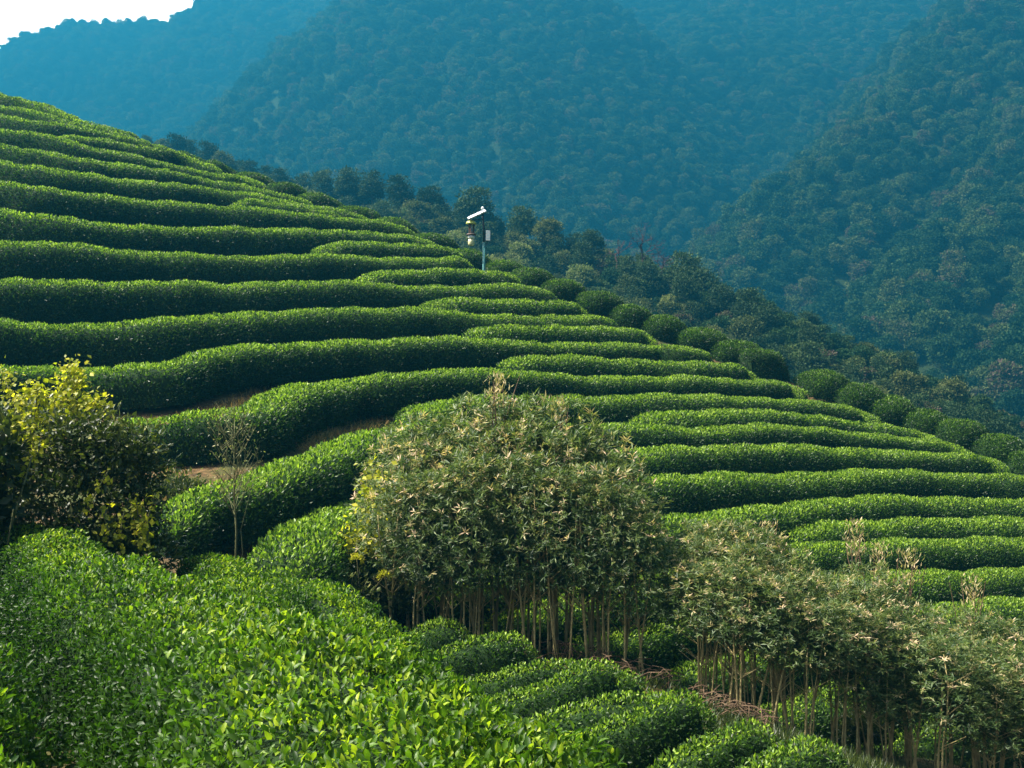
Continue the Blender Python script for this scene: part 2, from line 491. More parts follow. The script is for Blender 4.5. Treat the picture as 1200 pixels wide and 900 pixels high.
# mid gully hedges (u, v, D) crest
MID = [
 ([(455,752,14.2),(490,737,14.2),(525,731,14.3),(560,740,14.4)], 1.1, .7, 'low dome of tea at the left foot of the thicket, farthest of the gully hedges'),
 ([(440,790,12.9),(510,768,13),(560,751,13.1),(600,743,13.2),(634,756,13.3)], 1.05, .72, 'gully tea hedge with a dark blunt end, second from the thicket foot'),
 ([(500,815,12),(570,797,12.1),(630,777,12.3),(694,771,12.5)], .8, .5, 'thin low gully hedge behind the broad one with the dark front'),
 ([(520,845,11.1),(610,812,11.3),(660,790,11.5),(705,777,11.7),(742,787,11.8)], .95, .66, 'broad gully hedge with a dark front face, below the brush pile'),
 ([(700,797,12.2),(740,790,12.3),(757,800,12.4)], .7, .45, 'small dark tea bush tucked behind the broad gully hedge near the stems'),
 ([(560,880,10.3),(650,842,10.4),(730,818,10.7),(802,806,10.9)], .85, .55, 'long narrow gully hedge, third from the bottom right'),
 ([(620,895,9.5),(690,858,9.6),(750,833,9.8),(805,816,10),(843,830,10.1)], .98, .68, 'large pale topped gully hedge with a rounded end, above the two lowest'),
 ([(730,930,8.8),(800,885,8.9),(850,858,9.1),(885,847,9.2),(920,862,9.3)], .95, .65, 'gully hedge with a bright rounded end, second from the bottom edge'),
 ([(840,940,8.2),(890,897,8.3),(935,873,8.5),(965,870,8.6),(994,884,8.7)], .9, .6, 'lowest gully hedge, cut by the bottom edge of the photo'),
]
MIDP = []
for tr, w, h, lab in MID:
    q = smooth_trace(tr, 10)
    MIDP.append(np.stack([(q[:, 0] - 600) / F * q[:, 2], q[:, 2], -(q[:, 1] - 450) / F * q[:, 2]], 1))

# foreground rows: world axis of plucking table (x, y, z)
FG = [
 ([(-.80,1.2,-0.98),(-1.46,2.6,-0.98),(-2.50,4.5,-1.06),(-4.3,7.0,-1.07),(-5.9,9.2,-1.1)], .95, .85, 'tea hedge filling the bottom left corner, nearest the lens'),
 ([(.12,1.3,-0.98),(-.34,3.0,-0.97),(-1.36,5.2,-1.10),(-2.72,7.2,-1.2),(-3.7,8.7,-1.24),(-4.4,9.4,-1.3)], 1.26, .9, 'broad foreground tea hedge spreading up to the foot of the dark bush'),
 ([(.15,1.4,-1.06),(-.02,3.1,-1.08),(-.64,5.3,-1.42),(-1.56,7.4,-1.56),(-2.34,9.0,-1.52),(-2.98,10.4,-1.52)], .95, .9, 'foreground tea hedge ending in a low dome left of the bare twiggy shrub'),
 ([(.50,1.7,-1.20),(.36,3.3,-1.34),(-.1,5.0,-1.64),(-.60,7.0,-1.83),(-1.40,8.6,-1.72),(-2.2,9.9,-1.66)], .85, .85, 'outermost foreground tea hedge along the drop to the gully'),
 ([(-3.3,8.9,-1.36),(-3.75,9.9,-1.38),(-4.1,10.6,-1.45)], 1.0, .7, 'small tea dome between the dark bush and the foreground hedges'),
]
FGP = [smooth_trace(tr, 0.25) for tr, w, h, lab in FG]

# ------------------------------------------------------------------ near ground
GP = []
for P, (tr, lab) in zip(ROWP, ROWS):
    k = max(3, len(P) // 14)
    for p in P[::k]:
        GP.append(p - [0, 0, row_h(lab)])
for P, w, lab in ENDP:
    GP.append(P[0] - [0, 0, 1.0])
    GP.append(P[-1] - [0, 0, 1.0])
    q = P[-1] + np.array([.42, 1, 0]) * 7
    q[2] -= 5.0
    GP.append(q)
for u, v, D, dz in ((0,111,46,0), (80,133,46,0)):
    p = pt(u, v, D)
    GP.append(p + [0, 4, -1.5]); GP.append(p + [0, 12, -6])
for P, (tr, w, h, lab) in zip(MIDP, MID):
    GP.append(P[0] - [0, 0, h]); GP.append(P[len(P) // 2] - [0, 0, h]); GP.append(P[-1] - [0, 0, h])
for P, (tr, w, h, lab) in zip(FGP, FG):
    for p in P[::max(2, len(P) // 6)]:
        GP.append(p - [0, 0, h])
for q in ((600,752,15.2),(700,768,14.8),(800,812,14),(900,858,13.5),(1000,892,13.4),(1100,926,13.5),(1200,955,13.6),(600,735,17),(800,785,16.6),(900,825,16),(1000,858,16),(1100,895,16),(1200,925,16.2),(1010,915,10.4),(1110,945,10.6),(1210,975,11),(450,705,15.3),(400,690,14.6),
          (275,655,12.4),(90,650,9.8),(180,655,10.6)):
    GP.append(pt(*q))
for q in ((0,0,-1.75),(-4,0,-1.7),(3,0,-2.6),(6,2,-4.2),(-4,-5,-1.6),(5,-5,-3.4),(-12,2,-.6),(-14,9,-.6),(11,6,-5.6),(14,12,-6.6)):
    GP.append(np.array(q, float))
GP = np.array(GP)
GROUND = TPS(GP[:, :2], GP[:, 2], lam=2e-3)


def gz(x, y):
    return float(GROUND([[x, y]])[0])


gx = np.arange(-40, 46.01, 0.4); gy = np.arange(-7, 66.01, 0.4)
GX, GY = np.meshgrid(gx, gy)
GZ = GROUND(np.stack([GX.ravel(), GY.ravel()], 1)).reshape(GX.shape)
GZ = np.clip(GZ, -40, 22)
edge = np.minimum.reduce([GX + 40, 46 - GX, 66 - GY, (GY + 7) * 3])
GZ -= np.clip(8 - edge, 0, 8) ** 2 * 0.6
GZ += 0.05 * fbm(GX * 1.3, GY * 1.3, 3)


def grid_faces(nr, nc):
    i = np.arange(nr - 1)[:, None] * nc + np.arange(nc - 1)[None]
    return np.stack([i, i + 1, i + nc + 1, i + nc], -1).reshape(-1, 4)


me = np_mesh('ground', np.stack([GX, GY, GZ], -1).reshape(-1, 3), quads=grid_faces(*GX.shape), mats=[SOIL], smooth=True)
tag(link('ground', me), kind='structure')

# ------------------------------------------------------------------ hedges
CAM = np.zeros(3)


def hedge(P, w, h, label, leaf=(.075, .034), dens=420, young=.5, mat=None, group='clipped tea hedges', detailed=False, seed=0, skirt=.35, rough=.05, backd=.3, taper=(1, 1), name='tea_hedge', square=.58, tl=.62, wt=(1, 1), hfm=.62):
    rng = np.random.default_rng(1000 + seed)
    mat = mat or TEA
    d = np.concatenate([[0], np.cumsum(np.linalg.norm(np.diff(P, axis=0), axis=1))])
    Ltot = d[-1]
    ns = max(8, int(Ltot / .24))
    s = np.linspace(0, Ltot, ns)
    C = np.stack([np.interp(s, d, P[:, k]) for k in range(3)], 1)
    T = np.gradient(C, axis=0); T[:, 2] = 0; T = unit(T)
    # smooth the headings so that tight curves do not fold
    for _ in range(3):
        T[1:-1] = unit(T[:-2] + 2 * T[1:-1] + T[2:])
    N = np.stack([T[:, 1], -T[:, 0], np.zeros(ns)], 1)
    if np.mean(np.sum(N * (CAM - C), 1)) < 0:
        N = -N
    ph = rng.uniform(0, 6.28, 8)

    def lump(s, th):
        return rough * (np.sin(s * 2.1 + ph[0] + th) + .7 * np.sin(s * 3.9 + ph[1] - 2 * th) + .6 * np.sin(s * 7.3 + ph[2] + 3 * th) + .5 * np.sin(s * .8 + ph[3]) + .35 * np.sin(s * 13 + ph[4] + 5 * th))

    H = h + skirt

    def surf(sv, th, off):
        c, sn = np.cos(th), np.sin(th)
        e0 = np.clip(sv / (tl * w), 0, 1) if taper[0] else np.ones_like(sv)
        e1 = np.clip((Ltot - sv) / (tl * w), 0, 1) if taper[1] else np.ones_like(sv)
        e = np.minimum(e0, e1)
        ef = np.sqrt(np.maximum(1 - (1 - e) ** 2, 0.0004))
        hf = hfm + (1 - hfm) * np.sqrt(np.maximum(1 - (1 - e) ** 2.4, 0))
        wl = w * (1 + .07 * np.sin(sv * .55 + ph[5]) + .04 * np.sin(sv * 1.6 + ph[6]))
        wl = wl * np.interp(sv / Ltot, [0, .35, 1], [wt[0], 1, wt[1]])
        a = wl / 2 * ef
        hl = H * hf
        q = square
        X = a * np.sign(c) * np.abs(c) ** q * (1 - .14 * (1 - np.abs(sn)))
        Z = hl * np.abs(sn) ** (q + .03) - H
        nx = np.sign(c) * np.abs(c) ** (2 - q) / np.maximum(a, .08)
        nz = np.abs(sn) ** (2 - q) / hl
        nt = np.where(e0 < e1, -1, 1) * (1 - ef) * np.maximum(.15, np.abs(sn)) * 1.2
        r = off + lump(sv, th)
        Cc = np.stack([np.interp(sv, s, C[:, k]) for k in range(3)], -1)
        Nn = np.stack([np.interp(sv, s, N[:, k]) for k in range(3)], -1)
        Tt = np.stack([np.interp(sv, s, T[:, k]) for k in range(3)], -1)
        nrm = Nn * nx[..., None] + Tt * (nt * np.sqrt(nx ** 2 + nz ** 2))[..., None]
        nrm[..., 2] += nz
        nrm = unit(nrm)
        return Cc + Nn * X[..., None] + np.array([0, 0, 1.0]) * Z[..., None] + nrm * r[..., None], nrm, np.abs(sn)

    # inner body
    nth = 13
    th = np.linspace(0.02, math.pi - .02, nth)
    S, TH = np.meshgrid(s, th, indexing='ij')
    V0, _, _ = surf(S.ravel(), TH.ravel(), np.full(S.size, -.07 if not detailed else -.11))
    Q0 = grid_faces(ns, nth)
    # leaf shell
    tt = np.linspace(0, math.pi, 200)
    xx = w / 2 * np.sign(np.cos(tt)) * np.abs(np.cos(tt)) ** square; zz = H * np.sin(tt) ** (square + .03)
    dl = np.concatenate([[0], np.hypot(np.diff(xx), np.diff(zz))])
    wgt = np.where(tt < 0.66 * math.pi, 1.0, backd)
    wgt = wgt * np.where(zz < skirt * .6, 0.25, 1)
    cum = np.cumsum(dl * wgt)
    n = int(cum[-1] * Ltot * dens)
    sv = rng.uniform(0, Ltot, n)
    tv = np.interp(rng.uniform(0, cum[-1], n), cum, tt)
    depth = rng.uniform(0, 1, n) ** 1.5
    clump = .10 * vnoise(sv * 6.5 + 9, tv * w * 3.6, seed) + .06 * vnoise(sv * 13, tv * w * 7, seed + 1) if detailed else 0.0
    p, nrm, sn = surf(sv, tv, -.10 * depth + .03 + clump)
    A = unit(nrm * rng.uniform(.25, 1.0, n)[:, None] + rand_unit(n, rng) * .75 + np.array([0, 0, .35]))
    N0 = unit(nrm * .8 + rand_unit(n, rng) * .7)
    sz = rng.uniform(.7, 1.25, n)
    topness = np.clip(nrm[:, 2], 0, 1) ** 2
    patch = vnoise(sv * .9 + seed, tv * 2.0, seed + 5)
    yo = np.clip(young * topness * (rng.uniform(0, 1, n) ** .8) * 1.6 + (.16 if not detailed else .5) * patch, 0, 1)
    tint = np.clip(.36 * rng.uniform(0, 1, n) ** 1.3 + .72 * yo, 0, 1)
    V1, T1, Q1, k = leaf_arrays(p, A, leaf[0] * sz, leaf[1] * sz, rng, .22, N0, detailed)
    off = len(V0)
    V = np.vstack([V0, V1])
    q = Q0 if Q1 is None else np.vstack([Q0, Q1 + off])
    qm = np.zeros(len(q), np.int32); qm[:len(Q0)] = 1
    tn = np.concatenate([np.full(off, .1), np.repeat(tint, k)])
    cen = C[ns // 2].copy(); cen[2] -= h
    sm = np.zeros(len(T1) + len(q), bool)
    if detailed:
        sm[:] = True
    sm[len(T1):len(T1) + len(Q0)] = True
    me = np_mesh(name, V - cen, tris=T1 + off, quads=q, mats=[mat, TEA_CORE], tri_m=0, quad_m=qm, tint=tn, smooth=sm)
    o = link(name, me)
    o.location = cen
    tag(o, label, 'tea hedge', group)
    return o, n


total = 0
for i, (P, (tr, lab)) in enumerate(zip(ROWP, ROWS)):
    Dm = float(np.mean(P[:, 1]))
    near = Dm < 24
    leaf = (.058, .029) if near else ((.068, .034) if Dm < 32 else (.078, .040))
    dens = 1150 if near else (850 if Dm < 32 else 650)
    L = np.linalg.norm(np.diff(P, axis=0), axis=1).sum()
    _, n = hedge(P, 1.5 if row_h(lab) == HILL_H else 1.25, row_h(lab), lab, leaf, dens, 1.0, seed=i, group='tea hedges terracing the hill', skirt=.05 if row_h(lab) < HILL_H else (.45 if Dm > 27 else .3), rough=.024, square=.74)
    total += n
for i, (P, w, lab) in enumerate(ENDP):
    jr = np.random.default_rng(i + 77)
    _, n = hedge(P, w * jr.uniform(.84, 1.14), jr.uniform(.86, 1.1) * (1.2 if lab.startswith('tall squarish') else 1), lab, (.078, .040), 650, .54, seed=100 + i, group='rounded hedge ends along the ridge', backd=.8, rough=.03, **(dict(square=.6, tl=.45, hfm=.75) if lab.startswith('tall squarish') else dict(square=.8, tl=.8, hfm=.30)))
    total += n
for i, (P, (tr, w, h, lab)) in enumerate(zip(MIDP, MID)):
    _, n = hedge(P, w * .74, h + .06, lab, (.042, .022), 1900, .88, seed=200 + i, group='low tea hedges in the gully', rough=.022, square=.78)  # young share raised so leaf tint also carries the tops' pale sheen
    total += n
for i, (P, (tr, w, h, lab)) in enumerate(zip(FGP, FG)):
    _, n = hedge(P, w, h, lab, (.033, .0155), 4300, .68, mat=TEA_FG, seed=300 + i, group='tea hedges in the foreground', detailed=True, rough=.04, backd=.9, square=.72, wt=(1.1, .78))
    total += n
print('hedge leaves', total)


# ------------------------------------------------------------------ leafy crowns
def leaf_cloud(lobes, n, leaf, rng, tint_fn=None, shell=.45, out=.6, up=.3, cards=False):
    """lobes: list of (centre, radii).  Returns vertex, triangle and tint arrays."""
    vol = np.array([np.prod(r) ** (2 / 3) for c, r in lobes]); vol /= vol.sum()
    which = rng.choice(len(lobes), n, p=vol)
    Cc = np.array([c for c, r in lobes])[which]; R = np.array([r for c, r in lobes])[which]
    dirs = rand_unit(n, rng)
    dirs[:, 2] = np.where(dirs[:, 2] < -.45, -dirs[:, 2] * .5, dirs[:, 2])
    rad = 1 - shell * rng.uniform(0, 1, n) ** 1.6
    bump = 1 + .16 * np.sin(dirs[:, 0] * 7 + which) * np.sin(dirs[:, 1] * 6 + 2 * which) + .10 * np.sin(dirs[:, 2] * 11 + which)
    P = Cc + dirs * R * (rad * bump)[:, None]
    A = unit(dirs * out + rand_unit(n, rng) * .8 + np.array([0, 0, up]))
    N0 = unit(dirs + rand_unit(n, rng) * .8)
    sz = rng.uniform(.6, 1.35, n)
    V, T, _, k = leaf_arrays(P, A, leaf[0] * sz, leaf[1] * sz, rng, .2, N0)
    tint = rng.uniform(0, 1, n) if tint_fn is None else tint_fn(P, dirs, rad, rng)
    return V, T, np.repeat(np.clip(tint, 0, 1), k)


def crown_lobes(rng, r, h, z0, n, conic=0.0):
    L = [(np.array([0, 0, z0 + h * .5]), np.array([r * .72, r * .72, h * .5]))]
    for i in range(n):
        a = rng.uniform(0, 6.28); q = rng.uniform(.15, .9)
        rr = r * (.55 - .35 * abs(q - .4)) * (1 - conic * q)
        L.append((np.array([math.cos(a) * rr, math.sin(a) * rr, z0 + h * q]), np.array([r, r, r * .75]) * rng.uniform(.3, .5) * (1 - .5 * conic * q)))
    return L


def trunk_mesh(name, h, r, rng, nl=5, mat=BARK, lean=.08, spread=1.0, z0=.45):
    mb = MB()
    pts = [np.array([0, 0, -.3])]
    x = np.zeros(2)
    for i in range(1, 7):
        x = x + rng.normal(size=2) * lean * h / 6
        pts.append(np.array([x[0], x[1], h * i / 6]))
    mb.tube(pts, [r * (1 - .13 * i) for i in range(7)], 7)
    for k in range(nl):
        i = rng.integers(2, 6)
        a = rng.uniform(0, 6.28)
        e = pts[i] + np.array([math.cos(a) * spread, math.sin(a) * spread, rng.uniform(.25, .7) * spread])
        mid = (pts[i] + e) / 2 + np.array([0, 0, .12 * spread])
        mb.tube([pts[i], mid, e], [r * .5, r * .35, r * .12], 5)
    return mb.mesh(name, mat, True)


# ------------------------------------------------------------------ far relief
def ridge(pts):
    return np.array([pt(*p) for p in pts])


RIDGES = [   # crest points (u, v, D), slope to camera side, rounding
 (ridge([(-420,130,820),(-150,114,800),(-40,98,790),(0,84,780),(60,55,775),(100,43,770),(150,49,765),(215,47,760),(250,34,755),(300,4,750),(450,-24,740),(640,-34,730)]), .95, 18),
 (ridge([(600,-20,560),(560,-45,545),(520,-30,535),(492,12,515),(448,64,500),(405,114,485),(368,162,470),(335,208,455),(270,300,425)]), .90, 14),
 (ridge([(545,-40,540),(550,0,505),(575,85,445),(620,185,385),(690,295,320)]), .88, 10),
 (ridge([(520,-30,530),(500,70,460),(480,160,400),(490,250,345)]), .86, 12),
 (ridge([(640,-34,730),(800,-40,720),(1000,-40,710),(1300,-60,700)]), .92, 26),
 (ridge([(820,-40,720),(850,0,650),(815,90,570),(830,190,480)]), .88, 16),
 (ridge([(1000,-40,710),(1010,0,640),(960,90,540)]), .88, 14),
 (ridge([(1400,-70,520),(1230,-40,440),(1130,50,385),(1040,140,335),(960,215,300),(905,280,280),(870,335,262)]), .88, 9),
 (ridge([(1400,-70,460),(1300,30,370),(1200,170,300),(1130,300,245),(1080,400,205)]), .84, 10),
 (ridge([(1500,20,370),(1400,150,290),(1300,310,225),(1240,430,178)]), .80, 10),
]
SPUR = ridge([(-100,160,190),(20,178,182),(100,190,172),(200,203,163),(300,228,152),(400,246,141),(500,268,131),(600,300,122),(700,332,114),(800,368,106),(870,410,100),(930,450,95),(1000,482,91),(1060,506,88),(1120,530,86),(1250,580,82),(1400,650,78)])


def ridge_z(R, slope, rnd, x, y):
    best = np.full(x.shape, -1e9)
    for a, b in zip(R[:-1], R[1:]):
        ab = b[:2] - a[:2]; L2 = ab @ ab
        t = np.clip(((x - a[0]) * ab[0] + (y - a[1]) * ab[1]) / L2, 0, 1)
        dx = x - (a[0] + t * ab[0]); dy = y - (a[1] + t * ab[1])
        d = np.sqrt(dx * dx + dy * dy)
        z = a[2] + t * (b[2] - a[2]) - slope * (np.sqrt(d * d + rnd * rnd) - rnd)
        best = np.maximum(best, z)
    return best


def zfar(x, y):
    x = np.asarray(x, float); y = np.asarray(y, float)
    z = np.full(x.shape, -42.0) + 4 * fbm(x / 40, y / 40, 91)
    for i, (R, sl, rd) in enumerate(RIDGES):
        z = np.maximum(z, ridge_z(R, sl, rd, x, y))
    n = fbm(x / 90, y / 90, 7, 5) * 26 * np.clip((y - 200) / 300, 0, 1) * np.clip(1.3 - y / 1000, .3, 1)
    z = z + n
    zs = ridge_z(SPUR, .5, 6, x, y) + fbm(x / 22, y / 22, 33) * 2.2
    return np.maximum(z, zs)


fx = np.arange(-760, 900.1, 5.0); fy = np.concatenate([np.arange(-160, 60, 20.0), np.arange(60, 260, 3.0), np.arange(260, 1240, 6.0)])
FX, FY = np.meshgrid(fx, fy)
FZ = zfar(FX, FY)
FZ = np.where(FY < 75, np.minimum(FZ, -30 - (75 - FY) * .1), FZ)
me = np_mesh('hills', np.stack([FX, FY, FZ], -1).reshape(-1, 3), quads=grid_faces(*FX.shape), mats=[FLOOR], smooth=True)
tag(link('hills', me), kind='structure')
print('relief top', FZ.max(), 'low', FZ.min())


def project(x, y, z):
    return 600 + F * x / y, 450 - F * z / y


def clear_view(x, y, z, fn, margin, steps=40, t0=.12):
    ok = np.ones(len(x), bool)
    for t in np.linspace(t0, .975, steps):
        ok &= fn(x * t, y * t) < z * t + margin * np.clip(2 * (1 - t) + .4, 0, 1)
    return ok


# ------------------------------------------------------------------ forest on the mountains
rng = np.random.default_rng(5)
protos = bpy.data.collections.new('forest_models')
for k in range(7):
    r = rng.uniform(3.0, 4.2); h = rng.uniform(4.4, 8.6)
    lobes = crown_lobes(rng, r, h, .8, 9, conic=.35 if k % 3 == 0 else .0)
    V, T, tn = leaf_cloud(lobes, 3000, (.50, .34), rng, shell=.35)
    V0 = []
    me = np_mesh('forest_crown', V, tris=T, mats=[FOREST], tint=tn)
    protos.objects.link(bpy.data.objects.new('forest_crown', me))

sp = 3.9
cx, cy = np.meshgrid(np.arange(-620, 620, sp), np.arange(100, 1100, sp))
cx = (cx + rng.uniform(-.5, .5, cx.shape) * sp).ravel(); cy = (cy + rng.uniform(-.5, .5, cy.shape) * sp).ravel()
cz = zfar(cx, cy)
u, v = project(cx, cy, cz + 6)
keep = (u > -90) & (u < 1290) & (v > -110) & (v < 620)
zs = ridge_z(SPUR, .5, 6, cx, cy)
keep &= cz > zs + 3
cx, cy, cz = cx[keep], cy[keep], cz[keep]
keep = clear_view(cx, cy, cz + 7, zfar, 9)
cx, cy, cz = cx[keep], cy[keep], cz[keep]
# thin the farthest ones

sx, sy = np.meshgrid(np.arange(-80, 80, 1.7), np.arange(72, 185, 1.9))
sx = (sx + rng.uniform(-.5, .5, sx.shape) * 1.7).ravel(); sy = (sy + rng.uniform(-.5, .5, sy.shape) * 1.9).ravel()
sz_ = zfar(sx, sy)
u, v = project(sx, sy, sz_)
k2 = (np.abs(sz_ - ridge_z(SPUR, .5, 6, sx, sy)) < 3.2) & (u > -60) & (u < 1260)
sx, sy, sz_ = sx[k2], sy[k2], sz_[k2]
nbig = len(cx)
cx = np.concatenate([cx, sx]); cy = np.concatenate([cy, sy]); cz = np.concatenate([cz, sz_])
print('forest trees', len(cx), 'spur scrub', len(sx))
pm = bpy.data.meshes.new('forest')
pm.vertices.add(len(cx))
pm.vertices.foreach_set('co', np.stack([cx, cy, cz - .6], 1).astype(np.float32).ravel())
a = pm.attributes.new('size', 'FLOAT', 'POINT')
size = .90 * (.55 + .55 * rng.uniform(0, 1, len(cx)) ** 1.3 + .25 * (vnoise(cx / 30, cy / 30, 77) + .2)) * (1 + np.clip((cy - 400) / 900, 0, .6))
size[nbig:] = rng.uniform(.20, .40, len(cx) - nbig)
a.data.foreach_set('value', size.astype(np.float32))
a = pm.attributes.new('turn', 'FLOAT', 'POINT')
a.data.foreach_set('value', rng.uniform(0, 6.28, len(cx)).astype(np.float32))
pm.update()
fo = tag(link('mountain_forest', pm), 'dense mixed forest covering the steep mountainsides behind the tea hill', 'forest', kind='stuff')
ng = bpy.data.node_groups.new('scatter', 'GeometryNodeTree')
ng.interface.new_socket(name='Geometry', in_out='INPUT', socket_type='NodeSocketGeometry')
ng.interface.new_socket(name='Geometry', in_out='OUTPUT', socket_type='NodeSocketGeometry')
nin = ng.nodes.new('NodeGroupInput'); nout = ng.nodes.new('NodeGroupOutput')
iop = ng.nodes.new('GeometryNodeInstanceOnPoints')
ci = ng.nodes.new('GeometryNodeCollectionInfo')
ci.inputs['Collection'].default_value = protos
ci.inputs['Separate Children'].default_value = True
ci.inputs['Reset Children'].default_value = True
iop.inputs['Pick Instance'].default_value = True
na = ng.nodes.new('GeometryNodeInputNamedAttribute'); na.data_type = 'FLOAT'; na.inputs['Name'].default_value = 'size'
nb = ng.nodes.new('GeometryNodeInputNamedAttribute'); nb.data_type = 'FLOAT'; nb.inputs['Name'].default_value = 'turn'
cx_ = ng.nodes.new('ShaderNodeCombineXYZ')
ng.links.new(nb.outputs['Attribute'], cx_.inputs['Z'])
e2r = ng.nodes.new('FunctionNodeEulerToRotation')
ng.links.new(cx_.outputs[0], e2r.inputs[0])
m2p = ng.nodes.new('GeometryNodeMeshToPoints')
ng.links.new(nin.outputs[0], m2p.inputs[0])
ng.links.new(m2p.outputs[0], iop.inputs['Points'])
ng.links.new(ci.outputs[0], iop.inputs['Instance'])
ng.links.new(e2r.outputs[0], iop.inputs['Rotation'])
ng.links.new(na.outputs['Attribute'], iop.inputs['Scale'])
ng.links.new(iop.outputs[0], nout.inputs[0])
md = fo.modifiers.new('scatter', 'NODES'); md.node_group = ng

# ------------------------------------------------------------------ trees of the wooded spur
SPG = 'trees on the wooded spur behind the tea hill'
KINDS = {
 'dark': ('dark bluish evergreen among the trees of the wooded spur', DARKTREE),
 'olive': ('olive green bushy tree among the trees of the wooded spur', OLIVETREE),
 'pale': ('pale yellow green tree among the trees of the wooded spur', PALETREE),
}
tree_protos = {}
for kk, (lab, mat) in KINDS.items():
    tree_protos[kk] = []
    for q in range(3):
        h = 5.0 if kk == 'dark' else 4.3
        r = 1.9 if kk == 'dark' else 1.8
        lobes = crown_lobes(rng, r * 1.15, h * .88, h * .12, 15, conic=(.65, .5, .4)[q] if kk == 'dark' else .3)
        V, T, tn = leaf_cloud(lobes, 4500, (.24, .14), rng, shell=.5)
        cm = np_mesh('crown', V, tris=T, mats=[mat], tint=tn)
        tm = trunk_mesh('trunk', h * .75, .13, rng, 6, spread=r * .6)
        tree_protos[kk].append((cm, tm))


def place_tree(kk, x, y, z, s, rz, label=None, sz=1.0, group=SPG):
    cm, tm = tree_protos[kk][rng.integers(0, 3)]
    t = empty('spur_tree', (x, y, z - .15), rz)
    t.scale = (s, s, s * sz)
    link('crown', cm, t); link('trunk', tm, t)
    tag(t, label or KINDS[kk][0], 'tree', group)
    return t


HILLSKY = np.array([(0,112),(75,133),(150,157),(200,172),(275,196),(350,219),(440,250),(530,288),(606,310),(683,336),(761,364),(846,394),(890,412),(955,432),(1032,461),(1119,490),(1200,525),(1300,580)], float)
special = [
 (172,158,158,'dark',.55,'tiny lone tree on the far skyline, leftmost beside the tea hill'),
 (207,157,150,'dark',.95,'left tree of the dark pair on the far skyline at upper left'),
 (222,163,150,'dark',.80,'right tree of the dark pair on the far skyline at upper left'),
 (244,166,147,'dark',.95,'tall pointed tree starting the dark clump on the far left skyline'),
 (262,178,145,'olive',1.0,'broad tree at the right end of the dark clump on the far left skyline'),
 (330,196,138,'dark',.80,'first round tree right of the low gap in the spur skyline'),
 (378,198,136,'dark',.85,'pointed evergreen on the spur skyline left of a broad round one'),
 (408,195,134,'dark',1.10,'broad round evergreen on the spur skyline, widest one left of the lamp'),
 (436,199,132,'dark',1.0,'dark evergreen on the spur skyline, between a broad round one and a tall one'),
 (468,204,129,'dark',1.05,'tall dark evergreen on the spur skyline halfway to the insect lamp'),
 (504,217,126,'dark',1.0,'cone shaped evergreen on the spur skyline, left of the insect lamp'),
 (556,218,122,'dark',1.35,'largest dark tree on the spur skyline, directly over the insect lamp'),
 (612,240,118,'dark',1.05,'pointed evergreen on the spur skyline, right of the insect lamp'),
 (642,253,116,'olive',1.0,'rounded tree on the spur skyline, second to the right of the insect lamp'),
 (694,268,111,'dark',.75,'small dark pointed tree on the spur skyline, left of the bare reddish tree'),
 (802,294,106,'dark',1.25,'round dark tree standing out on the spur skyline, right of the bare reddish tree'),
 (826,314,104,'dark',1.05,'dark tree on the right shoulder of the spur, right of the round one'),
 (880,336,100,'dark',1.15,'dark tree with a domed head low on the right of the spur skyline'),
 (955,388,95,'dark',1.0,'dark tree at the right of the spur skyline above the row ends'),
 (1035,428,91,'dark',1.0,'last big dark tree where the spur runs down at the right'),
]
taken = []
for (u, vt, D, kk, s, lab) in special:
    h = (5.0 if kk == 'dark' else 4.3) * .99 * s
    x = (u - 600) / F * D
    ztop = -(vt - 450) / F * D
    zb = min(ztop - h * .9, float(zfar(np.array([x]), np.array([D]))[0]) + 2.5)
    sz = (ztop - zb) / h
    place_tree(kk, x, D, zb, s, rng.uniform(0, 6.28), lab, float(np.clip(sz, .8, 1.3)))
    taken.append((x, D))

# bare reddish tree on the spur
def bare_tree(name, h, r, rng, mat, depth=4, spread=.55):
    mb = MB()
    def grow(p, d, L, r, k):
        e = p + d * L
        mid = p + d * L * .5 + rng.normal(size=3) * L * .05
        mb.tube([p, mid, e], [r, r * .85, r * .65], 5 if k > 1 else 4, cap=False)
        if k == 0: return
        for _ in range(rng.integers(2, 4)):
            nd = unit(d + rng.normal(size=3) * spread + np.array([0, 0, .18]))
            grow(p + d * L * rng.uniform(.6, 1), nd, L * rng.uniform(.6, .82), r * .6, k - 1)
    grow(np.array([0, 0, -.2]), unit(np.array([.05, 0, 1.0])), h * .34, r, depth)
    return mb.mesh(name, mat)


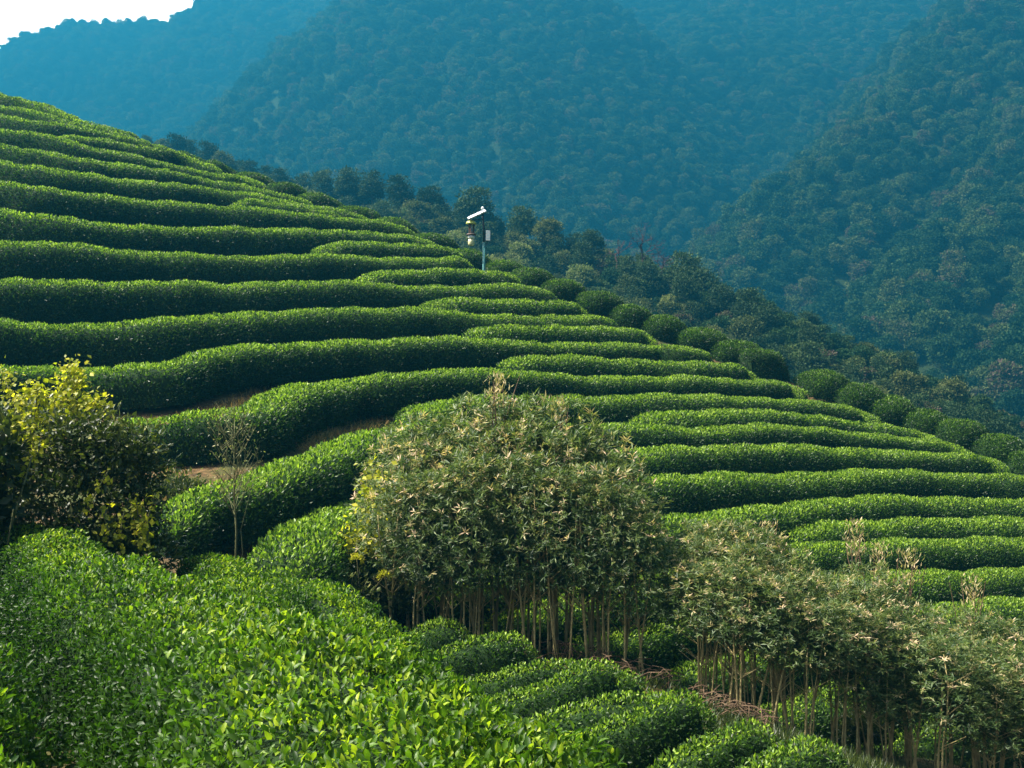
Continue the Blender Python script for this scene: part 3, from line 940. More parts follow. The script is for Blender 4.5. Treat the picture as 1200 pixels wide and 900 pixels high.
xs, ys = np.meshgrid(np.arange(-75, 75, 3.05), np.arange(74, 176, 3.3))
xs = (xs + rng.uniform(-.5, .5, xs.shape) * 2.0).ravel(); ys = (ys + rng.uniform(-.5, .5, ys.shape) * 2.0).ravel()
zg = zfar(xs, ys)
u, v = project(xs, ys, zg + 4.0)
sky = np.interp(u, HILLSKY[:, 0], HILLSKY[:, 1])
keep = (np.abs(zg - ridge_z(SPUR, .5, 6, xs, ys)) < 3.0) & (u > -20) & (u < 1225) & (v < sky + 4) & (u > 150)
keep &= clear_view(xs, ys, zg + 4.5, zfar, 2.0, 20, .6)
cand = np.stack([xs, ys, zg], 1)[keep]
crestn = np.array([SPUR[:, 0], SPUR[:, 1]]).T
count = 0
for (x, y, z) in cand:
    uu = 600 + F * x / y
    p = vnoise(x / 6, y / 6, 9) + .5
    q = rng.uniform()
    depthf = np.interp(uu, [600 + F * a[0] / a[1] for a in SPUR], SPUR[:, 1]) - y   # metres before the crest
    if depthf < 7:
        kk = 'dark' if q < .72 else 'olive'
    else:
        kk = 'pale' if q < .12 + .25 * p else ('olive' if q < .72 else 'dark')
    if depthf < -3 and q < .5:
        continue
    s = rng.uniform(.58, 1.0) * (.85 if depthf < 2 else 1)
    place_tree(kk, x, y, z, s, rng.uniform(0, 6.28), None, rng.uniform(.85, 1.15))
    count += 1
print('spur trees', count + len(special))

for (u, vb, D, hpx, lab) in ((752, 322, 108, 58, 'bare reddish brown tree with spreading twigs on the spur skyline'), (722, 318, 109, 44, 'smaller bare reddish tree left of the spreading one on the spur'), (775, 330, 107, 42, 'low bare reddish tree right of the spreading one on the spur')):
    p = pt(u, vb, D)
    h = hpx / F * D
    t = empty('bare_tree', p)
    rr = np.random.default_rng(int(u))
    link('branches', bare_tree('branches', h * 1.25, .10, rr, REDTWIG, 5, .6), t)
    tag(t, lab, 'bare tree', 'bare trees on the spur')

# ------------------------------------------------------------------ thicket of saplings
rng = np.random.default_rng(21)


def rosettes(n, z0, z1, r, rng, leafL=.108, leafW=.021):
    P, A, tint = [], [], []
    nl = 8
    q = rng.uniform(0, 1, n) ** .8
    a = rng.uniform(0, 6.28, n)
    prof = np.sin(np.clip(.18 + .82 * (1 - q), 0, 1) * math.pi * .5) ** .7 * (.55 + .45 * np.clip(q * 5, 0, 1))
    rad = r * prof * (1 - .55 * rng.uniform(0, 1, n) ** 1.8) * (1 + .2 * np.sin(3 * a + q * 9))
    c = np.stack([np.cos(a) * rad, np.sin(a) * rad, z0 + (z1 - z0) * q], 1)
    d = unit(np.stack([np.cos(a) * (1.1 - q), np.sin(a) * (1.1 - q), .25 + .9 * q], 1) + rng.normal(size=(n, 3)) * .3)
    C = np.repeat(c, nl, 0); Dd = np.repeat(d, nl, 0)
    m = n * nl
    perp = unit(np.cross(Dd, rand_unit(m, rng)))
    phi = np.radians(rng.uniform(25, 95, m))
    A = unit(Dd * np.cos(phi)[:, None] + perp * np.sin(phi)[:, None] + np.array([0, 0, -.12]))
    P = C + Dd * (rng.uniform(-.05, .03, m))[:, None]
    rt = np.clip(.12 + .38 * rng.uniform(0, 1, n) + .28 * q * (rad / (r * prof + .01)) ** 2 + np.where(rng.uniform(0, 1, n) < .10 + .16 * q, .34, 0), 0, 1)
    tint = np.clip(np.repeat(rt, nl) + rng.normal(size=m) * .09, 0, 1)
    sz = rng.uniform(.65, 1.25, m)
    V, T, _, k = leaf_arrays(P, A, leafL * sz, leafW * sz, rng, .25, unit(Dd + rand_unit(m, rng) * .5))
    return V, T, np.repeat(tint, k)


sap = []
for k in range(6):
    Hh = 3.4
    V, T, tn = rosettes(470, (1.2 if k < 3 else 1.66) + .15 * rng.uniform(), Hh, .74 + .12 * rng.uniform(), rng)
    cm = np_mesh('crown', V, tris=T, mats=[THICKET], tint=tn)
    stems = []
    for j in range(3):
        mb = MB()
        b = rng.normal(size=2) * .07
        lean = rng.normal(size=2) * .17
        bend = rng.normal(size=2) * .03
        top = Hh * rng.uniform(.68, .9)
        n = 6
        pts = [np.array([b[0] + lean[0] * t + bend[0] * math.sin(t * 6), b[1] + lean[1] * t + bend[1] * math.sin(t * 5), -.25 + (top + .25) * t]) for t in np.linspace(0, 1, n)]
        r0 = rng.uniform(.014, .028)
        mb.tube(pts, [r0 * (1 - .6 * t) for t in np.linspace(0, 1, n)], 6)
        for q in range(7):
            i = rng.integers(2, n - 1)
            aa = rng.uniform(0, 6.28)
            e = pts[i] + np.array([math.cos(aa) * .4, math.sin(aa) * .4, .35])
            mb.tube([pts[i], e], [r0 * .4, r0 * .15], 4, cap=False)
        stems.append(mb.mesh('stem', STEM, True))
    sap.append((cm, stems))

VT = np.array([(420,575),(450,535),(480,502),(520,478),(560,470),(620,471),(680,486),(735,530),(765,590),(790,640),(830,612),(870,612),(910,640),(950,655),(980,668),(1010,660),(1050,690),(1100,705),(1150,725),(1250,740)], float)
CLUMPS = [
 ((445, 742), 34, 'slender sapling in the tall left clump of the thicket', 'saplings of the left thicket clump'),
 ((812, 945), 20, 'slender sapling in the middle clump of the thicket, over the gully hedges', 'saplings of the middle thicket clump'),
 ((960, 1235), 25, 'slender sapling in the lower right clump of the thicket', 'saplings of the right thicket clump'),
]
for (u0, u1), n, lab, grp in CLUMPS:
    for i in range(n):
        row = i % 3
        f = (i // 3 + .5 + rng.uniform(-.3, .3)) / (n / 3)
        u = u0 + (u1 - u0) * f
        D = np.interp(u, [440, 700, 900, 1200], [14.9, 14.5, 13.5, 13.5]) + .65 * row + rng.uniform(-.2, .2)
        x = (u - 600) / F * D
        z = gz(x, D)
        vt = np.interp(u, VT[:, 0], VT[:, 1])
        ztop = -(vt - 450) / F * D
        h = (ztop - z) * (rng.uniform(.95, 1.03) - .10 * (2 - row))
        cm, stems = sap[rng.integers(0, 3) + (3 if 780 < u < 1000 else 0)]
        t = empty('sapling', (x, D, z), rng.uniform(0, 6.28))
        s = h / 3.4
        t.scale = (max(s, .72), max(s, .72), s)
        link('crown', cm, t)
        for sm in stems[:(2 if rng.uniform() < .5 else 3)]:
            link('stem', sm, t)
        tag(t, lab, 'sapling', grp)

# dry upright shoots rising above the crowns
for (u, v, hp, lab) in ((583,470,30,'dry tan shoot sticking up at the peak of the left thicket clump'), (655,490,22,'short dry tan shoot right of the left clump peak'), (900,640,26,'dry tan shoot on the right side of the middle thicket clump'),
                        (1030,690,50,'tallest dry tan shoot between the middle and right thicket clumps'), (1065,680,34,'dry tan shoot right of the tallest one'), (1140,720,44,'dry pinkish shoot over the right thicket clump'), (1003,650,40,'dry tan shoot at the left end of the right thicket clump')):
    D = 15.6
    p = pt(u, v + 40, D)
    rr = np.random.default_rng(u)
    mb = MB()
    for q in range(5):
        b = rr.normal(size=3) * [.06, .06, .02]
        e = b + np.array([rr.normal() * .10, rr.normal() * .10, (hp + 40) / F * D * rr.uniform(.7, 1.05)])
        mb.tube([b, (b + e) / 2 + rr.normal(size=3) * .02, e], [.010, .007, .003], 4)
    t = empty('dry_shoot', p)
    mb.build('stalk', DEAD, t)
    n = 150  # these blades form the dry seed heads of the shoots
    f = rr.uniform(.45, 1, n)
    P = np.stack([rr.normal(size=n) * .07, rr.normal(size=n) * .07, f * (hp + 40) / F * D], 1)
    V, T, _, k = leaf_arrays(P, unit(rand_unit(n, rr) * .6 + np.array([0, 0, .8])), rr.uniform(.05, .11, n), rr.uniform(.014, .022, n), rr)
    link('seed_head', np_mesh('seed_head', V, tris=T, mats=[THICKET], tint=np.repeat(rr.uniform(.82, 1, n), k)), t)
    tag(t, lab, 'dry shoot', 'dry shoots above the thicket')

# ------------------------------------------------------------------ bushes at the left
def bush(name, loc, lobes, n, leaf, mat, label, cat, rng, tint_fn=None, nst=9, stem_h=.6, stem_r=.013, group=None, out=.6, up=.3, stem_mat=TWIG, spread=.5):
    t = empty(name, loc)
    V, T, tn = leaf_cloud(lobes, n, leaf, rng, tint_fn, shell=.6, out=out, up=up)
    link('foliage', np_mesh('foliage', V, tris=T, mats=[mat], tint=tn), t)
    for i in range(nst):
        a = rng.uniform(0, 6.28); q = rng.uniform(.1, 1) * spread
        mb = MB()
        e = np.array([math.cos(a) * q, math.sin(a) * q, stem_h * rng.uniform(.7, 1.3)])
        mb.tube([np.array([math.cos(a) * q * .25, math.sin(a) * q * .25, -.15]), e * [.5, .5, .55] + rng.normal(size=3) * .03, e], [stem_r, stem_r * .8, stem_r * .4], 5)
        mb.build('stem', stem_mat, t, True)
    tag(t, label, cat, group)
    return t


def t_bush(P, d, rad, rng):  # upper and outer leaves tinted paler, highlights painted into the colour
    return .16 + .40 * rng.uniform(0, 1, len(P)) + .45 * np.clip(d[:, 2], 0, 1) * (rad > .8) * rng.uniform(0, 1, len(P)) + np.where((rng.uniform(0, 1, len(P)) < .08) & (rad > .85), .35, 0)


rng = np.random.default_rng(40)
D = 9.6
bx, by = (92 - 600) / F * D, D
bz = gz(bx, by)
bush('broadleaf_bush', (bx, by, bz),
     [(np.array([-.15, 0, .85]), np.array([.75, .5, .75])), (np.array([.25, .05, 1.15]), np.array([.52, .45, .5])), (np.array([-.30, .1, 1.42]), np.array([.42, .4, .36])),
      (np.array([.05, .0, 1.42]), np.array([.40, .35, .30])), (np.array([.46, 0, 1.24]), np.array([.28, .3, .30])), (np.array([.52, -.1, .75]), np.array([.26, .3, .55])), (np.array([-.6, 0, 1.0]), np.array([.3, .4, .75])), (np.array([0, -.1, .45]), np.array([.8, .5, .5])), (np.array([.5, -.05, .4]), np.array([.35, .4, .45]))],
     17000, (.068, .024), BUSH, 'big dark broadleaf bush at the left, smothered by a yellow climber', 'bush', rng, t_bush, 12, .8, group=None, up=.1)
D = 8.9
bx, by = (-8 - 600) / F * D, D
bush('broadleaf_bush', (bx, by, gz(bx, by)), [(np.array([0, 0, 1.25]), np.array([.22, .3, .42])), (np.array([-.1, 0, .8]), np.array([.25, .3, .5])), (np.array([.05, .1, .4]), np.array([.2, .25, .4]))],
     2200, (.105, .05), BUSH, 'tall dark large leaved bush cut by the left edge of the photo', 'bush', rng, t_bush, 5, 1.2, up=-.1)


def vine(name, paths, n, leaf, label, rng, width=.09, mat=YELLOW, group=None, cat='climber', stem=True, down=0.0, stemmat=TWIG):
    """paths: lists of world points; leaves spread about them"""
    origin = np.asarray(paths[0][0], float)
    t = empty(name, origin)
    VV, TT, tn, off = [], [], [], 0
    mb = MB()
    for p in paths:
        p = np.array(p, float)
        if len(p) > 2:
            p = smooth_trace(p, .06)
        m = max(6, int(n / len(paths)))
        s = rng.uniform(0, len(p) - 1.001, m)
        i = s.astype(int)
        b = p[i] + (p[i + 1] - p[i]) * (s - i)[:, None]
        b = b + rng.normal(size=(m, 3)) * width
        A = unit(rand_unit(m, rng) + np.array([0, -.2, -.2 - down]))
        sz = rng.uniform(.6, 1.3, m)
        V, T, _, k = leaf_arrays(b - origin, A, leaf[0] * sz, leaf[1] * sz, rng, .15, unit(rand_unit(m, rng) * .7 + np.array([0, -.5, .8])))
        VV.append(V); TT.append(T + off); off += len(V)
        tn.append(np.repeat(np.clip(rng.uniform(.15, 1, m), 0, 1), k))
        mb.tube(list(p[::3] - origin), .006, 4)
    link('foliage', np_mesh('foliage', np.vstack(VV), tris=np.vstack(TT), mats=[mat], tint=np.concatenate(tn)), t)
    mb.build('stem', stemmat, t)
    tag(t, label, cat, group)
    return t


W = lambda L: [pt(*q) for q in L]
vine('yellow_climber', [W([(0,432,9.2),(8,455,9.1),(25,480,9),(20,520,9)]), W([(22,470,9),(45,455,8.9),(42,480,8.9),(38,500,8.9)]), W([(88,428,9.3),(75,440,9.2),(72,462,9.1),(60,478,9)]), W([(70,470,9.1),(95,478,9.1),(110,468,9.1),(124,476,9.1)]), W([(88,430,9.3),(90,450,9.2),(84,470,9.1)]), W([(35,500,8.9),(48,520,8.9),(30,545,8.9),(8,560,8.9)])],
     1500, (.043, .032), 'sunlit yellow climber draped over the top of the dark left bush', rng, .048)
vine('yellow_climber', [W([(182,578,9.2),(175,605,9.15),(168,628,9.1),(176,648,9.1)]), W([(160,588,9.2),(160,606,9.2),(168,640,9.2)])], 150, (.055, .042), 'yellow climber hanging on a bare stick at the right foot of the left bush', rng, .03, down=.4)
vine('yellow_climber', [W([(118,596,9),(124,618,9),(138,640,9)]), W([(146,598,9.1),(140,615,9.1),(142,640,9.1)]), W([(128,550,9),(112,580,9),(98,600,9)])], 130, (.05, .038), 'dull yellow climber trailing down the shaded front of the left bush', rng, .035, down=.4)
vine('yellow_climber', [W([(440,545,15.2),(432,575,15),(425,600,14.9),(412,628,14.8)]), W([(412,628,14.8),(428,638,14.8),(446,645,14.8)]), W([(405,625,14.8),(415,645,14.8)]), W([(448,548,15.2),(452,580,15.1),(446,606,15)])], 420, (.085, .06), 'yellow leaved climber on the left flank of the thicket', rng, .09)
vine('yellow_climber', [W([(1002,735,14.9),(997,770,14.9),(1000,800,14.9)]), W([(1012,770,14.9),(1006,800,14.9)])], 110, (.06, .045), 'yellow leaves climbing a bare stem below the right thicket clump', rng, .04)
vine('yellow_climber', [W([(575,700,14.9),(576,730,14.9),(574,752,14.9)]), W([(600,705,14.9),(603,735,14.9)])], 70, (.05, .04), 'thin yellow climber on stems under the left thicket clump', rng, .035)
vine('green_climber', [W([(1000,684,15),(1004,700,15),(1002,716,15)])], 60, (.09, .07), 'bright lime leaves poking from the thicket near its tallest dry shoot', rng, .06)

# dark weedy shrub under the yellow climber and along the gully edge
for (u, v, D, w, h, n, lab) in ((400,700,14.3,.55,.75,1500,'dark weedy shrub at the left foot of the thicket, above the foreground hedge'), (345,690,13.4,.42,.35,700,'low weedy shrub on the bank behind the foreground hedges'), (450,705,15.0,.55,.62,1400,'dark undergrowth shrub beneath the yellow leaved climber'),
                                (500,735,14.8,.35,.35,600,'small yellowish weed beside the farthest gully hedge'), (208,585,16.0,.55,.6,1300,'dark weeds added for the shade on the bank behind the bright blunt hedge end'), (790,775,15.6,.40,.55,900,'dark shrub among the bare stems between the left and middle clumps'), (1010,850,15.4,.4,.6,900,'dark undergrowth among the bare stems of the right clump')):  # weeds behind the blunt end are added to stand for shade
    p = pt(u, v, D)
    bush('weedy_shrub', (p[0], p[1], gz(p[0], p[1])), [(np.array([0, 0, h * .55]), np.array([w * .8, w * .7, h * .55])), (np.array([w * .4, 0, h * .4]), np.array([w * .5, w * .5, h * .4])), (np.array([-w * .4, .1, h * .45]), np.array([w * .5, w * .5, h * .45]))],
         n, (.085, .032), BUSH, lab, 'shrub', rng, t_bush, 5, h, group='weedy shrubs by the thicket and banks')

# yellow seed plumes
for (u, v, D, du, lab) in ((418,655,14.4,4,'drooping pale grass plume beside the yellow leaved climber'), (450,675,14.4,-38,'curled grass plume on a slanting stalk at the thicket foot')):
    p = pt(u, v, D)
    b = pt(u + du, v + 55, D)
    t = empty('grass_plume', b)
    mb = MB()
    mb.tube([np.zeros(3), (p - b) * .6 + [0, 0, .03], p - b], [.010, .008, .006], 5)
    mb.build('stalk', STEM, t)
    n = 160
    a = rng.uniform(0, 1, n) * 3.2
    P = (p - b) + np.stack([.07 * np.cos(a) - .0, .02 * rng.normal(size=n), .07 * np.sin(a) - .02], 1) + rng.normal(size=(n, 3)) * .012
    V, T, _, k = leaf_arrays(P, rand_unit(n, rng), rng.uniform(.03, .06, n), rng.uniform(.008, .014, n), rng)
    link('plume', np_mesh('plume', V, tris=T, mats=[YELLOW], tint=np.repeat(rng.uniform(.5, 1, n), k)), t)
    tag(t, lab, 'grass plume', 'grass plumes at the thicket foot')

# bare twiggy shrub
p = pt(275, 655, 12.3)
t = empty('bare_shrub', (p[0], p[1], gz(p[0], p[1])))
rr = np.random.default_rng(3)
H = 1.85
tw, main = MB(), MB()
main.tube([np.array([0, 0, -.2]), np.array([.02, 0, .6]), np.array([-.01, 0, 1.05]), np.array([.0, 0, H])], [.014, .012, .008, .002], 6)
main.tube([np.array([.02, 0, .1]), np.array([.09, 0, .35]), np.array([.07, 0, .62]), np.array([.20, 0.02, 1.15])], [.008, .006, .004, .002], 5)
for i in range(44):
    z = rr.uniform(.75, 1.7)
    a = rr.uniform(0, 6.28); L = rr.uniform(.3, .6)
    e = np.array([math.cos(a) * L * .55, math.sin(a) * L * .45, z + L * .75])
    m_ = np.array([math.cos(a) * L * .28, math.sin(a) * L * .2, z + L * .28])
    tw.tube([np.array([0, 0, z]), m_, e], [.0048, .0035, .0015], 4, cap=False)
    for k in range(3):
        q = m_ + (e - m_) * rr.uniform(.1, .8)
        tw.tube([q, q + np.array([rr.normal() * .09, rr.normal() * .09, rr.uniform(.08, .22)])], [.0035, .0015], 3, cap=False)
main.build('trunk', TWIG, t, True); tw.build('twigs', TWIG, t)
n = 420
P = np.stack([rr.normal(size=n) * .17, rr.normal(size=n) * .15, rr.uniform(1.0, 2.0, n)], 1)
V, T, _, k = leaf_arrays(P, rand_unit(n, rr), rr.uniform(.02, .045, n), rr.uniform(.008, .016, n), rr)
link('foliage', np_mesh('foliage', V, tris=T, mats=[THICKET], tint=np.repeat(rr.uniform(.55, .9, n), k)), t)
tag(t, 'bare twiggy shrub with grey upright branches in front of the bright blunt hedge end', 'shrub')

# ------------------------------------------------------------------ ground litter: dry grass, brush
def blades(spots, n, L, Wd, mat, name, label, rng, tint=(.4, 1), spread=.5, kind_cat='grass'):
    P, A = [], []
    for (u, v, D, w, m) in spots:
        p = pt(u, v, D)
        m = int(m * n)
        x = p[0] + rng.uniform(-w, w, m); y = p[1] + rng.uniform(-spread, spread, m)
        z = GROUND(np.stack([x, y], 1)) - .02
        P.append(np.stack([x, y, z], 1))
    P = np.vstack(P); m = len(P)
    A = unit(rand_unit(m, rng) * .6 + np.array([0, 0, .9]))
    V, T, _, k = leaf_arrays(P, A, L * rng.uniform(.5, 1.4, m), Wd * rng.uniform(.7, 1.3, m), rng, .1)
    o = link(name, np_mesh(name, V, tris=T, mats=[mat], tint=np.repeat(rng.uniform(*tint, m), k)))
    tag(o, label, kind_cat, kind='stuff')
    return o


rng = np.random.default_rng(60)
DRY = leaf_mat('dry_grass', [(0, (.10, .07, .025)), (.5, (.22, .14, .05)), (1, (.36, .25, .09))], .25, .7, .2)
def ground_hits(lines, step, jit):
    """points of the ground seen between hedges along strips of the photograph"""
    uv = []
    for (u0, v0, u1, v1) in lines:
        n = max(2, int(abs(u1 - u0) / step) + int(abs(v1 - v0) / step))
        t = rng.uniform(0, 1, n)
        uv.append(np.stack([u0 + (u1 - u0) * t + rng.normal(size=n) * jit, v0 + (v1 - v0) * t + rng.normal(size=n) * jit], 1))
    uv = np.vstack(uv)
    Ds = np.linspace(8, 30, 70)
    X = (uv[:, :1] - 600) / F * Ds; Y = np.repeat(Ds[None], len(uv), 0); Z = -(uv[:, 1:] - 450) / F * Ds
    G = GROUND(np.stack([X.ravel(), Y.ravel()], 1)).reshape(X.shape)
    hit = Z < G
    i = np.where(hit.any(1), hit.argmax(1), -1)
    k = i > 0
    return np.stack([X[k, i[k]], Y[k, i[k]], G[k, i[k]]], 1)


H_ = ground_hits([(205,505,285,480),(285,472,338,455),(345,525,480,488),(300,645,362,600),(190,610,205,560),(655,492,690,498),(270,655,300,640)], .9, 6)
H_ = np.repeat(H_, 9, 0) + rng.normal(size=(len(H_) * 9, 3)) * [.09, .09, 0]
H_[:, 2] = GROUND(H_[:, :2]) - .02
m = len(H_)
V, T, _, k = leaf_arrays(H_, unit(rand_unit(m, rng) * .7 + np.array([0, 0, .8])), .15 * rng.uniform(.4, 1.5, m), .009 * rng.uniform(.7, 1.4, m), rng, .1)
tag(link('dry_grass', np_mesh('dry_grass', V, tris=T, mats=[DRY], tint=np.repeat(rng.uniform(.1, 1, m), k))), 'thin dry tan grass on the bare brown banks between hedges', 'grass', kind='stuff')
blades([(600,755,15.6,1.6,1.6),(720,775,15.4,1.0,1.0),(850,835,15.2,1.2,1.2),(950,870,15.2,1.0,1.0),(1050,900,15.6,1.5,1.2),(430,705,14.8,.6,.6),(780,790,13.6,.9,2.2),(880,845,12.6,.8,2.2),(900,860,11.8,.8,2.0),(960,880,12.2,1.0,3.5),(970,890,11.2,.9,2.5),(690,770,14.0,.7,.8),(1050,905,12.4,1.0,2.2)],
       500, .17, .014, BUSH, 'undergrowth', 'low dark weeds growing under the bare stems of the thicket', rng, (.1, .65), 1.0, 'undergrowth')
mb = MB()
for (u, v, D, w, m) in ((715,768,14.2,.8,110),(858,835,13.3,.45,90),(640,758,14.8,.7,40)):
    p = pt(u, v, D)
    for i in range(m):
        x = p[0] + rng.uniform(-w, w); y = p[1] + rng.uniform(-.6, .6)
        z = gz(x, y) + rng.uniform(0, .22)
        a = rng.uniform(0, 6.28); L = rng.uniform(.15, .5)
        d = np.array([math.cos(a) * L, math.sin(a) * L, rng.normal() * .1])
        q = np.array([x, y, z])
        mb.tube([q - d / 2, q + [0, 0, .05], q + d / 2], [.006, .006, .003], 4, cap=False)
tag(mb.build('brush_pile', DEAD), 'tangled dead brushwood lying at the foot of the thicket stems', 'brushwood', kind='stuff')

# ------------------------------------------------------------------ solar insect lamp
D = 39.6
base = pt(567, 318, D)
gzb = gz(base[0], base[1])
px = lambda k: k / F * D
lamp = empty('insect_lamp', (base[0], base[1], gzb))
z = lambda v: -(v - 450) / F * D - gzb          # height over the base of an image height
TEAL = principled('teal_paint', (.05, .20, .20), .5, spec=.4, noise=(7, (.11, .27, .25)))
PANEL = principled('panel_back', (.48, .50, .50), .4, spec=.4)
BLACKM = principled('dark_metal', (.02, .024, .028), .45, spec=.5)
WHITEP = principled('white_plastic', (.80, .80, .78), .4, spec=.5)
CREAM = principled('cream_plastic', (.70, .66, .36), .45, spec=.5)
CAPM = principled('yellow_cap', (.52, .54, .10), .4, spec=.5)
BROWN = principled('brown_mesh', (.09, .06, .045), .6, spec=.3)
GLASS = principled('panel_glare_glass', (.38, .41, .45), .2, spec=.8)  # pale base colour stands for the sky's glare on the glass
SILV = principled('aluminium', (.55, .56, .58), .35, .8)
CELL = principled('solar_cell', (.01, .015, .05), .15, spec=.6)
mb = MB(); mb.tube([(0, 0, -.3), (0, 0, z(284))], .052, 10); mb.build('lower_pole', TEAL, lamp, True)
mb = MB(); mb.tube([(0, 0, z(284)), (-px(.2), 0, z(268)), (-px(1.4), 0, z(247))], .036, 8); mb.build('upper_pole', BLACKM, lamp, True)
mb = MB(); mb.lathe([(.012, 0), (.045, .02), (.06, .06), (.045, .10), (.012, .12)], 12, (-px(1.4), 0, z(246))); mb.build('finial', WHITEP, lamp, True)
# solar panel: left end low, tipped so its top shows, sky glare painted into its pale glass
ang = math.atan2(px(9.5), px(21))
Ry = np.array([[math.cos(ang), 0, -math.sin(ang)], [0, 1, 0], [math.sin(ang), 0, math.cos(ang)]])
tl = math.radians(19)
Rx = np.array([[1, 0, 0], [0, math.cos(tl), -math.sin(tl)], [0, math.sin(tl), math.cos(tl)]])
R = Ry @ Rx
pc = np.array([-px(8.2), 0, z(251.4)])
panel = None
mb = MB(); mb.box(pc, (px(23), .42, .022), R); panel = mb.build('solar_panel', PANEL, lamp)
mb = MB(); mb.box(pc + R @ np.array([0, 0, .019]), (px(22), .38, .008), R); mb.build('cell_sheet', GLASS, panel)
for s in (-1, 1):
    mb = MB(); mb.box(pc + R @ np.array([0, s * .219, 0]), (px(23), .016, .03), R); mb.build('frame_rail', BLACKM if s > 0 else SILV, panel)
mb = MB(); mb.tube([(-px(1), 0, z(251)), pc + R @ np.array([.1, 0, -.02])], .02, 6); mb.tube([(-px(.6), 0, z(257)), (-px(14.5), 0, z(258))], .014, 6); mb.tube([(-px(14.5), 0, z(258)), (-px(14.5), 0, z(260))], .014, 6)
mb.build('bracket', BLACKM, lamp)
lx = -px(14.7)
mb = MB(); mb.lathe([(px(6.2), -.035), (px(6.2), 0), (px(5), .05), (px(2), .10), (.02, .115)], 18, (lx, 0, z(261.5))); mb.build('lamp_cap', CAPM, lamp, True)
mb = MB(); mb.tube([(lx, 0, z(274)), (lx, 0, z(262))], .035, 10); mb.build('lamp_tube', WHITEP, lamp, True)
for k in range(6):
    a = k * math.pi / 3 + .3
    mb = MB(); c = np.array([lx + math.cos(a) * px(2.9), math.sin(a) * px(2.9), 0])
    mb.tube([c + [0, 0, z(274.5)], c + [0, 0, z(261.8)]], .016 if k % 2 else .03, 6); mb.build('guard_bar', BROWN, lamp)
mb = MB(); mb.lathe([(px(5.6), -.02), (px(5.8), 0), (px(5.2), .03), (px(2.5), .035)], 18, (lx, 0, z(275))); mb.build('tray', BROWN, lamp, True)
mb = MB(); mb.lathe([(px(2.2), z(280)), (px(4.1), z(279)), (px(4.1), z(277)), (px(3.6), z(276))], 16, (lx, 0, 0)); mb.build('funnel', WHITEP, lamp, True)
mb = MB(); mb.lathe([(px(2.6), z(288)), (px(3.6), z(286.5)), (px(3.8), z(283)), (px(3.3), z(280.6)), (px(2.0), z(280.2))], 16, (lx, 0, 0)); mb.build('collecting_bottle', CREAM, lamp, True)
mb = MB(); mb.box((px(4.2), -.05, z(276.5)), (px(4.8), .16, px(12.4))); cb = mb.build('control_box', BLACKM, lamp)
mb = MB(); mb.box((px(5.0), -.145, z(276.5)), (px(5.0), .025, px(12))); mb.build('box_door', WHITEP, cb)
mb = MB(); mb.tube([(px(4), 0, z(282.5)), (px(4), 0, z(286)), (px(2), 0, z(288)), (0, 0, z(286))], .012, 5); mb.build('cable', BLACKM, lamp)
tag(lamp, 'solar insect lamp on a teal pole standing among the tea rows', 'insect lamp')

# ------------------------------------------------------------------ air
HZ = dict(x=(-900, 1000), y=(-170, 1300), z=(float(min(FZ.min(), GZ.min())) - 1.0, float(FZ.max()) + 14))
mb = MB()
mb.box([(a + b) / 2 for a, b in (HZ['x'], HZ['y'], HZ['z'])], [b - a for a, b in (HZ['x'], HZ['y'], HZ['z'])])
m, nt, out = new_mat('haze')
vol = nt.nodes.new('ShaderNodeVolumePrincipled')
vol.inputs['Color'].default_value = (.012, .138, .232, 1)
vol.inputs['Density'].default_value = 0.0024
vol.inputs['Anisotropy'].default_value = 0.35
nt.links.new(vol.outputs[0], out.inputs['Volume'])
tag(mb.build('haze', m), kind='stuff')

# ------------------------------------------------------------------ light, sky, camera
EL, AZ = math.radians(54), math.radians(-92)       # azimuth from the view axis, negative = left
sd = np.array([math.sin(AZ) * math.cos(EL), math.cos(AZ) * math.cos(EL), math.sin(EL)])
sun = bpy.data.lights.new('sun', 'SUN')
sun.energy = 5.0
sun.angle = math.radians(0.6)
sun.color = (1.0, .94, .82)
so = bpy.data.objects.new('sun', sun); COL.objects.link(so)
from mathutils import Vector
so.rotation_euler = Vector(-sd).to_track_quat('-Z', 'Y').to_euler()
w = bpy.data.worlds.new('World'); SC.world = w
w.use_nodes = True
nt = w.node_tree; nt.nodes.clear()
ow = nt.nodes.new('ShaderNodeOutputWorld'); bg = nt.nodes.new('ShaderNodeBackground'); sk = nt.nodes.new('ShaderNodeTexSky')
sk.sky_type = 'NISHITA'; sk.sun_disc = False
sk.sun_elevation = EL; sk.sun_rotation = AZ
sk.dust_density = 9.0; sk.air_density = 0.35; sk.ozone_density = 0.3
bg.inputs['Strength'].default_value = 0.075
nt.links.new(sk.outputs[0], bg.inputs[0])
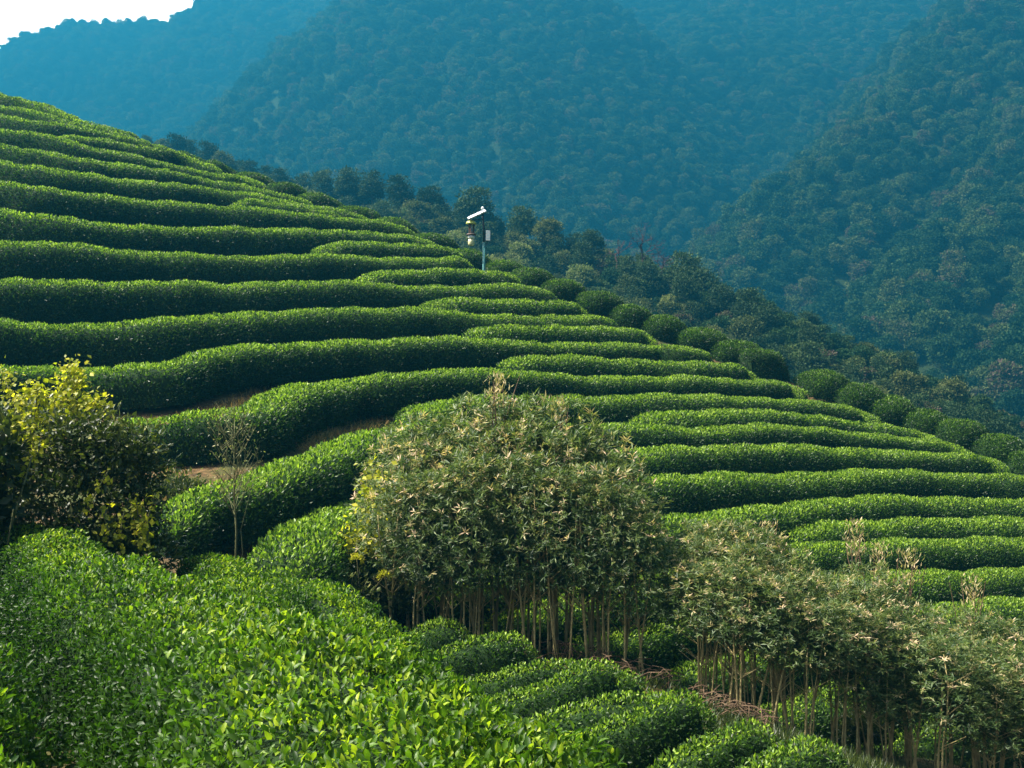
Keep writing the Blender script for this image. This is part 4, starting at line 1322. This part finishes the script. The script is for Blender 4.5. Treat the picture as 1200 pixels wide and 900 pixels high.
# white glow added to brighten the low sky at left, shaped like cloud
tcw = nt.nodes.new('ShaderNodeTexCoord')
dt = nt.nodes.new('ShaderNodeVectorMath'); dt.operation = 'DOT_PRODUCT'
caz, cel = math.radians(-27), math.radians(21)
dt.inputs[1].default_value = (math.sin(caz) * math.cos(cel), math.cos(caz) * math.cos(cel), math.sin(cel))
nt.links.new(tcw.outputs['Generated'], dt.inputs[0])
cn = nt.nodes.new('ShaderNodeTexNoise'); cn.inputs['Scale'].default_value = 5; cn.inputs['Detail'].default_value = 6
nt.links.new(tcw.outputs['Generated'], cn.inputs['Vector'])
ad = nt.nodes.new('ShaderNodeMath'); ad.operation = 'MULTIPLY_ADD'
nt.links.new(cn.outputs['Fac'], ad.inputs[0]); ad.inputs[1].default_value = .06
nt.links.new(dt.outputs['Value'], ad.inputs[2])
cr = ramp(nt, [(0.93, (0, 0, 0)), (0.995, (1, 1, 1))], ad.outputs[0])
bc = nt.nodes.new('ShaderNodeBackground'); bc.inputs['Strength'].default_value = 3.2
cm_ = nt.nodes.new('ShaderNodeMix'); cm_.data_type = 'RGBA'; cm_.blend_type = 'MULTIPLY'; cm_.inputs['Factor'].default_value = 1
nt.links.new(cr.outputs[0], cm_.inputs['A']); cm_.inputs['B'].default_value = (1, .97, .92, 1)
nt.links.new(cm_.outputs['Result'], bc.inputs[0])
asx = nt.nodes.new('ShaderNodeAddShader')
nt.links.new(bg.outputs[0], asx.inputs[0]); nt.links.new(bc.outputs[0], asx.inputs[1])
nt.links.new(asx.outputs[0], ow.inputs[0])

cam = bpy.data.cameras.new('camera')
cam.sensor_width = 36.0; cam.lens = 36.0 * F / 1200.0
cam.clip_end = 6000; cam.clip_start = .05
co = bpy.data.objects.new('camera', cam); COL.objects.link(co)
co.rotation_euler = (math.radians(90), 0, 0)
SC.camera = co
SC.view_settings.view_transform = 'Standard'
SC.view_settings.look = 'None'
SC.view_settings.exposure = 2.5
SC.view_settings.gamma = 1
SC.view_settings.use_curve_mapping = False
SC.render.engine = 'CYCLES'
cy = SC.cycles
cy.use_denoising = True
cy.max_bounces = 6; cy.diffuse_bounces = 3; cy.glossy_bounces = 2; cy.transmission_bounces = 3; cy.volume_bounces = 1; cy.transparent_max_bounces = 8
cy.sample_clamp_indirect = 4.0
